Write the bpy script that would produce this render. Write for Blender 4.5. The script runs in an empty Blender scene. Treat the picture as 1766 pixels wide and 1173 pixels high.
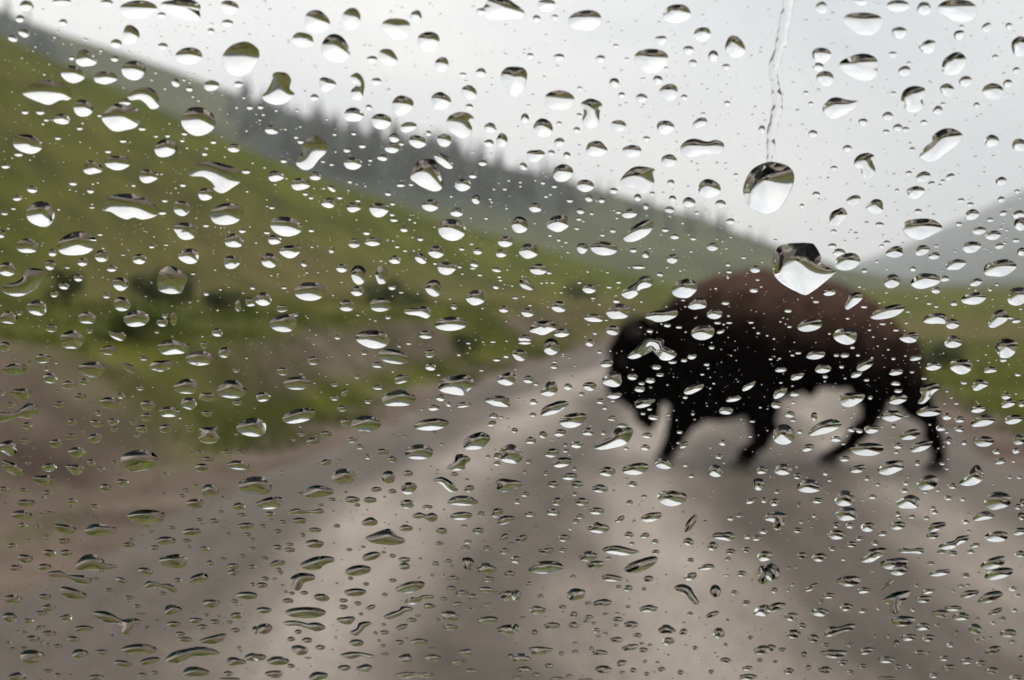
import bpy, bmesh, math, random
import numpy as np
from mathutils import Vector, Matrix

random.seed(7)
rng = np.random.default_rng(11)
scene = bpy.context.scene
C = scene.collection
R = math.radians

# ------------------------------------------------------------------ camera
FPX, CX, CY, HY = 2207.0, 883.0, 586.5, 495.0      # focal length in photo pixels, centre, horizon row
EYE = 1.65
PITCH = -math.atan((CY - HY) / FPX)
cam_d = bpy.data.cameras.new('camera')
cam = bpy.data.objects.new('camera', cam_d)
C.objects.link(cam)
cam.location = (0, 0, EYE)
cam.rotation_euler = (R(90) + PITCH, 0, 0)
cam_d.sensor_width = 36.0
cam_d.lens = 45.0
cam_d.clip_start = 0.01
cam_d.clip_end = 9000
GLASS_D = 0.30                                      # camera to windshield along the axis
cam_d.dof.use_dof = True
cam_d.dof.focus_distance = GLASS_D * 1.035
cam_d.dof.aperture_fstop = 15.5
scene.camera = cam

# ------------------------------------------------------------------ world, sun, exposure
SUN_EL, SUN_ROT = R(58), R(-35)
world = bpy.data.worlds.new('World')
scene.world = world
world.use_nodes = True
wn, wl = world.node_tree.nodes, world.node_tree.links
wn.clear()
w_out = wn.new('ShaderNodeOutputWorld')
w_bg = wn.new('ShaderNodeBackground')
w_bg.inputs['Strength'].default_value = 0.10
w_sky = wn.new('ShaderNodeTexSky')
w_sky.sky_type = 'NISHITA'
w_sky.sun_disc = False
w_sky.sun_elevation = SUN_EL
w_sky.sun_rotation = SUN_ROT
w_sky.dust_density = 4.0
w_hs = wn.new('ShaderNodeHueSaturation')
w_hs.inputs['Saturation'].default_value = 0.25
w_tc = wn.new('ShaderNodeTexCoord')
w_map = wn.new('ShaderNodeMapping')
w_map.inputs['Scale'].default_value = (1.0, 1.0, 2.4)
w_map.inputs['Location'].default_value = (0.35, 0.0, 0.0)
w_noise = wn.new('ShaderNodeTexNoise')
w_noise.inputs['Scale'].default_value = 2.3
w_noise.inputs['Detail'].default_value = 4.0
w_noise.inputs['Roughness'].default_value = 0.45
w_ramp = wn.new('ShaderNodeValToRGB')
w_ramp.color_ramp.elements[0].position = 0.33
w_ramp.color_ramp.elements[0].color = (0.55, 0.59, 0.625, 1)
w_ramp.color_ramp.elements[1].position = 0.62
w_ramp.color_ramp.elements[1].color = (0.98, 0.95, 0.905, 1)
w_scale = wn.new('ShaderNodeMixRGB')
w_scale.blend_type = 'MULTIPLY'
w_scale.inputs[0].default_value = 1.0
w_scale.inputs[2].default_value = (10.0, 10.0, 10.0, 1)
w_mix = wn.new('ShaderNodeMixRGB')
w_mix.inputs[0].default_value = 0.88
wl.new(w_sky.outputs[0], w_hs.inputs['Color'])
wl.new(w_tc.outputs['Generated'], w_map.inputs[0])
wl.new(w_map.outputs[0], w_noise.inputs['Vector'])
wl.new(w_noise.outputs['Fac'], w_ramp.inputs[0])
wl.new(w_ramp.outputs[0], w_scale.inputs[1])
wl.new(w_hs.outputs[0], w_mix.inputs[1])
wl.new(w_scale.outputs[0], w_mix.inputs[2])
w_sep = wn.new('ShaderNodeSeparateXYZ')
wl.new(w_tc.outputs['Generated'], w_sep.inputs[0])
w_cie = wn.new('ShaderNodeMapRange')                # overcast sky: zenith brighter than horizon
w_cie.inputs['From Min'].default_value = 0.0
w_cie.inputs['From Max'].default_value = 1.0
w_cie.inputs['To Min'].default_value = 0.72
w_cie.inputs['To Max'].default_value = 2.2
wl.new(w_sep.outputs['Z'], w_cie.inputs['Value'])
w_lum = wn.new('ShaderNodeMixRGB')
w_lum.blend_type = 'MULTIPLY'
w_lum.inputs[0].default_value = 1.0
wl.new(w_mix.outputs[0], w_lum.inputs[1])
wl.new(w_cie.outputs[0], w_lum.inputs[2])
wl.new(w_lum.outputs[0], w_bg.inputs['Color'])
wl.new(w_bg.outputs[0], w_out.inputs['Surface'])

sun_d = bpy.data.lights.new('sun', 'SUN')
sun_d.energy = 0.5
sun_d.angle = R(30)
sun_d.color = (1.0, 0.97, 0.93)
sun = bpy.data.objects.new('sun', sun_d)
C.objects.link(sun)
sun.location = (0, 0, 300)
sun.rotation_euler = (R(90) - SUN_EL, 0, math.pi - SUN_ROT)

vs = scene.view_settings
vs.view_transform = 'Standard'
vs.look = 'None'
vs.exposure = 0.32
vs.gamma = 1.0
vs.use_curve_mapping = False
cy = scene.cycles
cy.max_bounces = 12
cy.diffuse_bounces = 2
cy.glossy_bounces = 4
cy.transmission_bounces = 10
cy.transparent_max_bounces = 24
cy.volume_bounces = 3
cy.caustics_reflective = False
cy.caustics_refractive = False
cy.use_denoising = True
cy.sample_clamp_indirect = 6.0

# ------------------------------------------------------------------ helpers
def tag(o, label=None, cat=None, group=None, kind=None):
    if label: o['label'] = label
    if cat: o['category'] = cat
    if group: o['group'] = group
    if kind: o['kind'] = kind
    return o

def link(name, me, mat=None, parent=None):
    o = bpy.data.objects.new(name, me)
    C.objects.link(o)
    if mat is not None and me is not None and not me.materials: me.materials.append(mat)
    if parent is not None: o.parent = parent
    return o

def pymesh(name, verts, faces, smooth=True):
    me = bpy.data.meshes.new(name)
    me.from_pydata([tuple(v) for v in verts], [], [tuple(f) for f in faces])
    me.update()
    if smooth: me.polygons.foreach_set('use_smooth', [True] * len(me.polygons))
    return me

def empty(name, loc=(0, 0, 0), rz=0.0):
    o = bpy.data.objects.new(name, None)
    C.objects.link(o)
    o.location = loc
    o.rotation_euler = (0, 0, rz)
    return o

def material(name):
    m = bpy.data.materials.new(name)
    m.use_nodes = True
    nt = m.node_tree
    return m, nt.nodes, nt.links, nt.nodes['Principled BSDF']

def node(ns, kind, **kw):
    n = ns.new(kind)
    for k, v in kw.items():
        if k in n.inputs: n.inputs[k].default_value = v
        else: setattr(n, k, v)
    return n

def ramp(ns, stops):
    n = ns.new('ShaderNodeValToRGB')
    e = n.color_ramp.elements
    while len(e) < len(stops): e.new(0.5)
    for i, (p, c) in enumerate(stops):
        e[i].position = p
        e[i].color = (*c, 1)
    return n

def noise_mat(name, stops, scale, rough=0.8, detail=6, bump=0.0, bscale=None, coords='Object', spec=0.3, stretch=None):
    m, ns, ls, b = material(name)
    tc = ns.new('ShaderNodeTexCoord')
    src = tc.outputs[coords]
    if stretch:
        mp = node(ns, 'ShaderNodeMapping', Scale=stretch)
        ls.new(src, mp.inputs[0]); src = mp.outputs[0]
    n = node(ns, 'ShaderNodeTexNoise', Scale=scale, Detail=detail, Roughness=0.6)
    r = ramp(ns, stops)
    ls.new(src, n.inputs['Vector'])
    ls.new(n.outputs['Fac'], r.inputs[0])
    ls.new(r.outputs[0], b.inputs['Base Color'])
    b.inputs['Roughness'].default_value = rough
    b.inputs['Specular IOR Level'].default_value = spec
    if bump:
        n2 = node(ns, 'ShaderNodeTexNoise', Scale=bscale or scale * 4, Detail=5)
        bp = node(ns, 'ShaderNodeBump', Strength=bump, Distance=0.05)
        ls.new(src, n2.inputs['Vector'])
        ls.new(n2.outputs['Fac'], bp.inputs['Height'])
        ls.new(bp.outputs[0], b.inputs['Normal'])
    return m

def smooth01(t):
    t = np.clip(t, 0, 1)
    return t * t * (3 - 2 * t)

def vnoise(x, y, seed=0):
    """cheap value noise on arrays"""
    xi, yi = np.floor(x), np.floor(y)
    xf, yf = smooth01(x - xi), smooth01(y - yi)
    def h(a, b):
        v = np.sin(a * 127.1 + b * 311.7 + seed * 74.7) * 43758.5453
        return v - np.floor(v)
    a, b, c, d = h(xi, yi), h(xi + 1, yi), h(xi, yi + 1), h(xi + 1, yi + 1)
    return (a * (1 - xf) + b * xf) * (1 - yf) + (c * (1 - xf) + d * xf) * yf

def fbm(x, y, seed=0, octaves=4):
    s, a, t = 0, 1.0, 0
    for i in range(octaves):
        s = s + a * vnoise(x * 2 ** i, y * 2 ** i, seed + i)
        t += a
        a *= 0.5
    return s / t

# ------------------------------------------------------------------ terrain
ROAD_Y = [-40, 0, 7, 9.7, 13.7, 25, 40, 60, 90, 130]
ROAD_X = [-3.6, -3.15, -2.83, -2.57, -1.95, -0.05, 3.05, 7.9, 16.5, 30]
ROAD_W = 7.2
def road_left(y): return np.interp(y, ROAD_Y, ROAD_X)

# skylines read off the photograph as (column, row), turned into height over distance
S1 = np.array([(-3000, -140), (-1200, -60), (-500, 0), (-200, 45), (0, 92), (200, 168), (400, 252), (600, 326), (800, 392), (950, 434), (1060, 466), (1180, 494), (1500, 500), (4000, 480)])
S2 = np.array([(-3000, -220), (-1000, -120), (-300, -30), (0, 48), (150, 92), (300, 135), (450, 185), (600, 228), (800, 272), (1000, 318), (1200, 376), (1330, 424), (1450, 462), (1600, 490), (2200, 470), (4000, 430)])
S3 = np.array([(-3000, 300), (600, 400), (1000, 440), (1300, 470), (1440, 462), (1500, 448), (1560, 428), (1650, 392), (1766, 345), (2000, 290), (2600, 260), (4000, 330)])

def layer(px, S): return (HY - np.interp(px, S[:, 0], S[:, 1])) / FPX

def height(x, y):
    x, y = np.asarray(x, float), np.asarray(y, float)
    r = np.hypot(x, y)
    az = np.arctan2(x, np.maximum(y, 1e-3))
    px = CX + FPX * np.tan(np.clip(az, -1.05, 1.05))
    front = smooth01((y - 0.05 * r) / (0.25 * r + 1e-6))
    s = road_left(y) - x                              # metres left of the road
    q = x - road_left(y) - ROAD_W                     # metres right of the road
    n1 = fbm(x * 0.35, y * 0.35, 3)
    # cut bank on the left, then a gently rising terrace
    bank = 0.95 * smooth01((s - 0.9) / (1.3 + 0.5 * n1)) * (0.85 + 0.4 * fbm(x * 0.5, y * 0.5, 9))
    z = np.where(s > 0, bank + 0.05 * np.clip(s - 2.2, 0, 12) + (n1 - 0.5) * 0.3 * smooth01((s - 0.5) / 2), 0)
    z = np.where(q > 0, -0.10 * smooth01(q / 1.0) + 0.25 * smooth01((q - 1.5) / 4) * n1 + 0.01 * np.clip(q - 3, 0, 30), z)
    z = np.where((s <= 0) & (q <= 0), -0.06, z)
    # hillside, wooded ridge, far mountain
    e1 = layer(px, S1) * front
    R1 = np.interp(px, [-1000, 0, 600, 1100, 2000], [62, 66, 88, 150, 200])
    r0 = np.interp(px, [0, 1100], [20, 45])
    t1 = (r - r0) / (R1 - r0)
    up = np.clip(t1, 0, 1)
    prof = 0.55 * up + 0.45 * smooth01(up)
    fall = 1 - 0.75 * smooth01((r - R1) / 110)
    h1 = (EYE + e1 * R1) * prof * fall * np.where(t1 > 0, 1, 0)
    h1 = h1 * (1 + 0.05 * (fbm(x * 0.03, y * 0.03, 21) - 0.5) * smooth01((r - 20) / 60))
    e2 = layer(px, S2) * front
    R2 = 700.0
    t2 = np.clip((r - 300) / (R2 - 300), 0, 1)
    h2 = (EYE + e2 * R2) * (0.7 * t2 + 0.3 * smooth01(t2)) * (1 - 0.4 * smooth01((r - R2) / 420))
    h2 = h2 + 4.0 * (fbm(x * 0.012, y * 0.012, 5) - 0.5) * t2 * smooth01(e2 * 20)
    e3 = layer(px, S3) * front
    R3 = 3200.0
    t3 = np.clip((r - 1300) / (R3 - 1300), 0, 1)
    h3 = (EYE + e3 * R3) * smooth01(t3) * (1 - 0.3 * smooth01((r - R3) / 900))
    h3 = h3 + 16.0 * (fbm(x * 0.003, y * 0.003, 8) - 0.5) * t3
    return np.maximum(np.maximum(z, h1 * (h1 > 0)), np.maximum(h2 * (h2 > 0), h3 * (h3 > 0)))

def ground_z(x, y): return float(height(np.array([x]), np.array([y]))[0])

def build_terrain():
    azs = np.concatenate([np.linspace(-180, -40, 45, endpoint=False), np.linspace(-40, 40, 420, endpoint=False), np.linspace(40, 180, 45, endpoint=False)])
    azs = np.radians(azs)
    rs = np.concatenate([[0.6], np.geomspace(1.5, 4300, 300)])
    A, RR = np.meshgrid(azs, rs)
    X, Y = RR * np.sin(A), RR * np.cos(A)
    Z = height(X, Y)
    na, nr = len(azs), len(rs)
    V = np.stack([X.ravel(), Y.ravel(), Z.ravel()], 1)
    V = np.vstack([V, [[0, 0, Z[0].mean()]]])
    F = []
    for i in range(nr - 1):
        b = i * na
        for j in range(na):
            k = (j + 1) % na
            F.append((b + j, b + na + j, b + na + k, b + k))
    c = len(V) - 1
    F += [(c, j, (j + 1) % na) for j in range(na)]
    me = pymesh('ground', V, F)
    # what grows where: red = bare earth, green = dry grass, blue = far scrub
    x, y = V[:, 0], V[:, 1]
    r = np.hypot(x, y)
    s = road_left(y) - x
    q = x - road_left(y) - ROAD_W
    n = fbm(x * 0.6, y * 0.6, 30)
    n2 = fbm(x * 0.25, y * 0.25, 33)
    near = 1 - smooth01((y - 11.5) / 3.5)
    bare_near = near * smooth01((s - 0.3) / 0.5) * (1 - smooth01((s - 2.6 - 2.2 * n) / 1.2)) * (0.55 + 0.45 * smooth01((n2 - 0.3) / 0.25))
    streak = smooth01((s - 1.25) / 0.3) * (1 - smooth01((s - 2.0) / 0.5)) * smooth01((n2 - 0.30) / 0.2) * (1 - smooth01((y - 36) / 12))
    edge = (1 - smooth01((np.abs(s - 0.1) - 0.7 * n) / 0.9))
    edge_r = smooth01((q + 0.6) / 0.4) * (1 - smooth01((q - 0.5 * n) / 0.5))
    road = ((s <= 0) & (q <= 0) & (y < 110)) * 1.0
    edge = edge * (y < 110); edge_r = edge_r * (y < 110)
    red = np.clip(np.maximum.reduce([bare_near, 0.85 * streak, edge, edge_r, road]), 0, 1)
    px = CX + FPX * np.tan(np.clip(np.arctan2(x, np.maximum(y, 1e-3)), -1.05, 1.05))
    dry = np.exp(-((r - np.interp(px, [0, 1000], [30, 52])) / 15) ** 2) * smooth01((px + 100) / 400) * (0.35 + n2 * 0.95)
    dry = np.maximum(dry, 0.4 * smooth01((n2 - 0.5) / 0.2) * (s > 2.2) * (r < 60))
    dry = np.maximum(dry, 0.22 * (q > 0) * smooth01((r - 10) / 20))
    far = smooth01((r - 240) / 160)
    wn2 = fbm(x * 0.012, y * 0.012, 60)
    wooded = smooth01((r - 400) / 120) * np.maximum(smooth01((px - 340 - 60 * wn2) / 90) * (1 - smooth01((px - 860 - 120 * wn2) / 120)), 1 - smooth01((px - 60 - 50 * wn2) / 60))
    wooded = np.maximum(wooded, 0.35 * smooth01((r - 400) / 120) * smooth01((wn2 - 0.45) / 0.2))
    col = np.stack([red, np.clip(dry, 0, 1), far, np.maximum(smooth01((r - 1000) / 500), wooded)], 1).astype(np.float32)
    at = me.color_attributes.new('cover', 'FLOAT_COLOR', 'POINT')
    at.data.foreach_set('color', col.ravel())
    m, ns, ls, b = material('turf and earth')
    a = ns.new('ShaderNodeVertexColor'); a.layer_name = 'cover'
    sep = ns.new('ShaderNodeSeparateColor')
    ls.new(a.outputs[0], sep.inputs[0])
    tc = ns.new('ShaderNodeTexCoord')
    def noise(scale, detail=6):
        k = node(ns, 'ShaderNodeTexNoise', Scale=scale, Detail=detail, Roughness=0.6)
        ls.new(tc.outputs['Object'], k.inputs['Vector'])
        return k
    g1 = ramp(ns, [(0.34, (0.034, 0.041, 0.003)), (0.5, (0.060, 0.071, 0.005)), (0.66, (0.094, 0.098, 0.010))])
    nz = noise(0.22, 8); ls.new(nz.outputs['Fac'], g1.inputs[0])
    g2 = ramp(ns, [(0.34, (0.68, 0.70, 0.72)), (0.5, (0.97, 0.97, 0.97)), (0.66, (1.26, 1.20, 1.10))])
    nf = noise(0.9, 9); ls.new(nf.outputs['Fac'], g2.inputs[0])
    g = node(ns, 'ShaderNodeMixRGB', blend_type='MULTIPLY'); g.inputs[0].default_value = 1
    ls.new(g1.outputs[0], g.inputs[1]); ls.new(g2.outputs[0], g.inputs[2])
    d1 = ramp(ns, [(0.3, (0.062, 0.052, 0.016)), (0.7, (0.120, 0.094, 0.038))])
    ls.new(nf.outputs['Fac'], d1.inputs[0])
    e1 = ramp(ns, [(0.3, (0.058, 0.040, 0.031)), (0.52, (0.114, 0.086, 0.065)), (0.72, (0.185, 0.145, 0.113))])
    ne = noise(0.9, 9); ls.new(ne.outputs['Fac'], e1.inputs[0])
    f1 = ramp(ns, [(0.35, (0.034, 0.041, 0.014)), (0.65, (0.074, 0.080, 0.028))])
    nfar = noise(0.025, 7); ls.new(nfar.outputs['Fac'], f1.inputs[0])
    w1 = ramp(ns, [(0.35, (0.010, 0.015, 0.012)), (0.65, (0.026, 0.034, 0.024))])
    ls.new(nfar.outputs['Fac'], w1.inputs[0])
    cur = g.outputs[0]
    for out, colr in ((sep.outputs[1], d1), (sep.outputs[2], f1), (a.outputs['Alpha'], w1), (sep.outputs[0], e1)):
        mx = ns.new('ShaderNodeMixRGB')
        ls.new(out, mx.inputs[0]); ls.new(cur, mx.inputs[1]); ls.new(colr.outputs[0], mx.inputs[2])
        cur = mx.outputs[0]
    ls.new(cur, b.inputs['Base Color'])
    b.inputs['Roughness'].default_value = 0.85
    b.inputs['Specular IOR Level'].default_value = 0.04
    bp = node(ns, 'ShaderNodeBump', Strength=0.8, Distance=0.08)
    nb = noise(9.0, 6)
    ls.new(nb.outputs['Fac'], bp.inputs['Height'])
    ls.new(bp.outputs[0], b.inputs['Normal'])
    tag(link('ground', me, m), 'green hillside and valley floor on both sides of the road', None, None, 'structure')
build_terrain()

def build_road():
    ys = np.concatenate([np.arange(-30, 40, 0.25), np.arange(40, 125, 1.0)])
    nt = 33
    V, F, T = [], [], []
    for i, y in enumerate(ys):
        x0 = float(road_left(y))
        wob = 0.7 * (float(fbm(np.array([y * 0.5]), np.array([1.7]), 40)[0]) - 0.5)
        wob2 = 0.9 * (float(fbm(np.array([y * 0.4]), np.array([5.7]), 41)[0]) - 0.5)
        for j in range(nt):
            t = j / (nt - 1)
            x = x0 + wob * (1 - t) + t * (ROAD_W + wob2)
            rut = -0.02 * sum(math.exp(-((t * ROAD_W - c) / 0.28) ** 2) for c in (1.75, 3.65, 5.55))
            z = 0.012 + 0.05 * (1 - (2 * t - 1) ** 2) + rut - (0.09 if j in (0, nt - 1) else 0)
            V.append((x, y, z)); T.append(t * ROAD_W)
        if i:
            b = (i - 1) * nt
            for j in range(nt - 1):
                F.append((b + j, b + j + 1, b + nt + j + 1, b + nt + j))
    me = pymesh('road', V, F)
    at = me.attributes.new('across', 'FLOAT', 'POINT')
    at.data.foreach_set('value', T)
    m, ns, ls, b = material('wet gravel')
    a = ns.new('ShaderNodeAttribute'); a.attribute_name = 'across'
    tc = ns.new('ShaderNodeTexCoord')
    mp = node(ns, 'ShaderNodeMapping', Scale=(1.0, 0.28, 1.0))
    ls.new(tc.outputs['Object'], mp.inputs[0])
    nw = node(ns, 'ShaderNodeTexNoise', Scale=0.9, Detail=4)
    ls.new(mp.outputs[0], nw.inputs['Vector'])
    warp = node(ns, 'ShaderNodeMath', operation='MULTIPLY_ADD'); warp.inputs[1].default_value = 0.9; 
    ls.new(nw.outputs['Fac'], warp.inputs[0]); ls.new(a.outputs['Fac'], warp.inputs[2])
    div = node(ns, 'ShaderNodeMath', operation='DIVIDE'); div.inputs[1].default_value = ROAD_W + 0.9
    ls.new(warp.outputs[0], div.inputs[0])
    # packed pale wheel tracks, loose dark gravel between them
    W = ROAD_W + 0.9
    dark, mid, pale = (0.088, 0.073, 0.061), (0.110, 0.093, 0.078), (0.224, 0.193, 0.165)
    rp = ramp(ns, [(0.0, mid), (1.1 / W, dark), (1.65 / W, dark), (2.1 / W, pale), (2.4 / W, pale), (3.0 / W, dark), (3.35 / W, dark), (3.8 / W, pale), (4.15 / W, pale), (4.75 / W, dark), (5.45 / W, dark), (5.95 / W, pale), (6.6 / W, mid), (1.0, dark)])
    ls.new(div.outputs[0], rp.inputs[0])
    nf = node(ns, 'ShaderNodeTexNoise', Scale=22.0, Detail=8, Roughness=0.7)
    ls.new(tc.outputs['Object'], nf.inputs['Vector'])
    r2 = ramp(ns, [(0.28, (0.55, 0.53, 0.51)), (0.72, (1.42, 1.42, 1.42))])
    ls.new(nf.outputs['Fac'], r2.inputs[0])
    np_ = node(ns, 'ShaderNodeTexNoise', Scale=1.5, Detail=7, Roughness=0.65)
    ls.new(mp.outputs[0], np_.inputs['Vector'])
    r3 = ramp(ns, [(0.3, (0.62, 0.61, 0.60)), (0.7, (1.36, 1.36, 1.36))])
    ls.new(np_.outputs['Fac'], r3.inputs[0])
    m1 = node(ns, 'ShaderNodeMixRGB', blend_type='MULTIPLY'); m1.inputs[0].default_value = 1
    m2 = node(ns, 'ShaderNodeMixRGB', blend_type='MULTIPLY'); m2.inputs[0].default_value = 1
    ls.new(rp.outputs[0], m1.inputs[1]); ls.new(r2.outputs[0], m1.inputs[2])
    ls.new(m1.outputs[0], m2.inputs[1]); ls.new(r3.outputs[0], m2.inputs[2])
    ls.new(m2.outputs[0], b.inputs['Base Color'])
    b.inputs['Roughness'].default_value = 0.7
    b.inputs['Specular IOR Level'].default_value = 0.12
    bp = node(ns, 'ShaderNodeBump', Strength=0.7, Distance=0.02)
    ls.new(nf.outputs['Fac'], bp.inputs['Height'])
    ls.new(bp.outputs[0], b.inputs['Normal'])
    tag(link('road', me, m), 'wet brown gravel road with pale wheel tracks', None, None, 'structure')
build_road()

# ------------------------------------------------------------------ conifers on the far ridge
M_NEEDLE = noise_mat('conifer needles', [(0.3, (0.010, 0.016, 0.011)), (0.7, (0.024, 0.032, 0.020))], 0.8, 0.9)
M_BARK = noise_mat('bark', [(0.3, (0.035, 0.026, 0.02)), (0.7, (0.09, 0.07, 0.055))], 3.0, 0.9, bump=0.4)

def conifer_meshes(k):
    rr = random.Random(100 + k)
    H = 1.0
    V, F = [], []
    nseg = 6
    for i in range(5):
        z = i / 4 * 0.97
        w = 0.022 * (1 - z) + 0.003
        for j in range(nseg):
            a = j / nseg * 2 * math.pi
            V.append((w * math.cos(a), w * math.sin(a), z))
        if i:
            b = (i - 1) * nseg
            for j in range(nseg):
                F.append((b + j, b + (j + 1) % nseg, b + nseg + (j + 1) % nseg, b + nseg + j))
    trunk = pymesh('trunk', V, F)
    V, F = [], []
    slim = rr.uniform(0.13, 0.19)
    tiers = 15
    for i in range(tiers):
        f = i / (tiers - 1)
        z = 0.10 + 0.87 * f
        L = slim * (1 - f) ** 0.85 + 0.012
        nb = max(5, int(11 - 5 * f))
        ph = rr.uniform(0, 6)
        for j in range(nb):
            if rr.random() < 0.12: continue
            a = ph + j / nb * 2 * math.pi + rr.uniform(-0.2, 0.2)
            l = L * rr.uniform(0.65, 1.2)
            dz = -l * rr.uniform(0.25, 0.6)
            w = l * 0.33
            ca, sa = math.cos(a), math.sin(a)
            n = len(V)
            V += [(0, 0, z + 0.03), (0.55 * l * ca - w * sa, 0.55 * l * sa + w * ca, z + dz * 0.45),
                  (l * ca, l * sa, z + dz), (0.55 * l * ca + w * sa, 0.55 * l * sa - w * ca, z + dz * 0.45),
                  (0.6 * l * ca, 0.6 * l * sa, z + dz * 0.35 + 0.012)]
            F += [(n, n + 1, n + 4), (n + 1, n + 2, n + 4), (n + 2, n + 3, n + 4), (n + 3, n, n + 4), (n, n + 3, n + 2, n + 1)]
    crown = pymesh('crown', V, F, False)
    return trunk, crown

CONIFERS = [conifer_meshes(k) for k in range(5)]
for t_, c_ in CONIFERS:
    t_.materials.append(M_BARK); c_.materials.append(M_NEEDLE)

def plant_conifer(px, r, h, label, group):
    az = math.atan((px - CX) / FPX)
    x, y = r * math.sin(az), r * math.cos(az)
    t = empty('conifer_tree', (x, y, ground_z(x, y) - 0.3), random.uniform(0, 6.28))
    t.scale = (h * random.uniform(0.9, 1.25),) * 2 + (h,)
    tm, cm = random.choice(CONIFERS)
    link('trunk', tm, None, t); link('crown', cm, None, t)
    tag(t, label, 'tree', group)

prng = random.Random(5)
n_tree = 0
for _ in range(4000):
    if n_tree >= 185: break
    px = prng.uniform(400, 985)
    r = prng.uniform(500, 712)
    dens = math.exp(-((px - 680) / 190) ** 2) * 0.9 + 0.08
    if prng.random() > dens: continue
    plant_conifer(px, r, prng.uniform(9, 15), 'dark conifer in the dense wood below the misty ridge', 'conifers of the ridge wood'); n_tree += 1
for px, r, h in [(prng.uniform(430, 930), prng.uniform(694, 704), prng.uniform(5, 9)) for _ in range(34)] + [(746, 703, 12), (812, 702, 14), (655, 700, 11)]:
    plant_conifer(px, r, h, 'conifer standing up against the sky along the ridge line', 'conifers on the skyline')
for _ in range(34):
    px = prng.uniform(960, 1330)
    plant_conifer(px, prng.uniform(520, 700), prng.uniform(6, 11), 'lone conifer dotted over the open hazy slope', 'conifers scattered on the open slope')
for _ in range(22):
    px = prng.uniform(-60, 120)
    plant_conifer(px, prng.uniform(520, 690), prng.uniform(8, 13), 'grey conifer on the high end of the misty ridge', 'conifers on the high end of the ridge')

# ------------------------------------------------------------------ shrubs on the terrace
M_LEAF = noise_mat('shrub leaves', [(0.3, (0.026, 0.034, 0.004)), (0.7, (0.066, 0.078, 0.010))], 2.0, 0.7)
M_LEAF2 = noise_mat('willow leaves', [(0.3, (0.05, 0.07, 0.004)), (0.7, (0.10, 0.125, 0.008))], 2.0, 0.7)

def shrub(x, y, w, h, mat, label):
    rr = random.Random(int(x * 91 + y * 17))
    t = empty('shrub', (x, y, ground_z(x, y) - 0.03))
    V, F = [], []
    for i in range(7):
        a, l = rr.uniform(0, 6.28), rr.uniform(0.5, 0.8)
        b = Vector((0.03 * math.cos(a), 0.03 * math.sin(a), 0))
        e = Vector((0.35 * w * math.cos(a), 0.35 * w * math.sin(a), h * l))
        side = Vector((-math.sin(a), math.cos(a), 0)) * 0.012
        out = Vector((math.cos(a), math.sin(a), 0)) * 0.012
        n = len(V)
        V += [b + side, b - side, b + out, e]
        F += [(n, n + 1, n + 3), (n + 1, n + 2, n + 3), (n + 2, n, n + 3)]
    link('stem', pymesh('stem', V, F), M_BARK, t)
    V, F = [], []
    lobes = [(rr.uniform(-0.5, 0.5) * w, rr.uniform(-0.4, 0.4) * w, rr.uniform(0.15, 0.72) * h, rr.uniform(0.14, 0.26)) for _ in range(14)]
    for i in range(1500):
        cx, cy_, cz, cr = rr.choice(lobes)
        d = Vector((rr.gauss(0, 1), rr.gauss(0, 1), rr.gauss(0, 1))).normalized() * (rr.random() ** 0.45)
        p = Vector((cx + d.x * cr * w, cy_ + d.y * cr * w, max(0.04, cz + d.z * cr * h)))
        u = Vector((rr.gauss(0, 1), rr.gauss(0, 1), rr.gauss(0, 1))).normalized()
        v = u.orthogonal().normalized()
        s = rr.uniform(0.03, 0.06) * (0.6 + 0.4 * w)
        n = len(V)
        V += [p - u * s, p + v * s * 0.45, p + u * s, p - v * s * 0.45]
        F.append((n, n + 1, n + 2, n + 3))
    link('foliage', pymesh('foliage', V, F, False), mat, t)
    tag(t, label, 'shrub', 'shrubs along the top of the cut bank')

def at_px(px, d):
    a = (px - CX) / FPX
    return a * d, d
for px, d, w, h, m_, lab in ((118, 24, 0.75, 0.75, M_LEAF, 'dark bushy shrub alone at the outer end of the bank'),
                             (262, 23, 1.15, 1.0, M_LEAF, 'large dark olive shrub on the bank below the dry grass patch'),
                             (240, 15.5, 1.0, 0.62, M_LEAF2, 'bright yellow-green bush spilling over the bare earth bank'),
                             (395, 27, 0.8, 0.62, M_LEAF, 'low dark shrub beside the large olive shrub'),
                             (690, 36, 1.3, 0.95, M_LEAF, 'wide dark shrub at the foot of the green hillside'),
                             (655, 33, 0.8, 0.7, M_LEAF, 'small shrub touching the wide dark shrub'),
                             (800, 27, 0.55, 0.6, M_LEAF, 'small dark shrub close to the road edge'),
                             (1000, 55, 1.3, 1.0, M_LEAF, 'shrub where the road bends out of sight'),
                             (1612, 27, 1.2, 0.75, M_LEAF, 'dark shrub in the meadow behind the hindquarters of the bison')):
    x, y = at_px(px, d)
    shrub(x, y, w, h, m_, lab)

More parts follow.
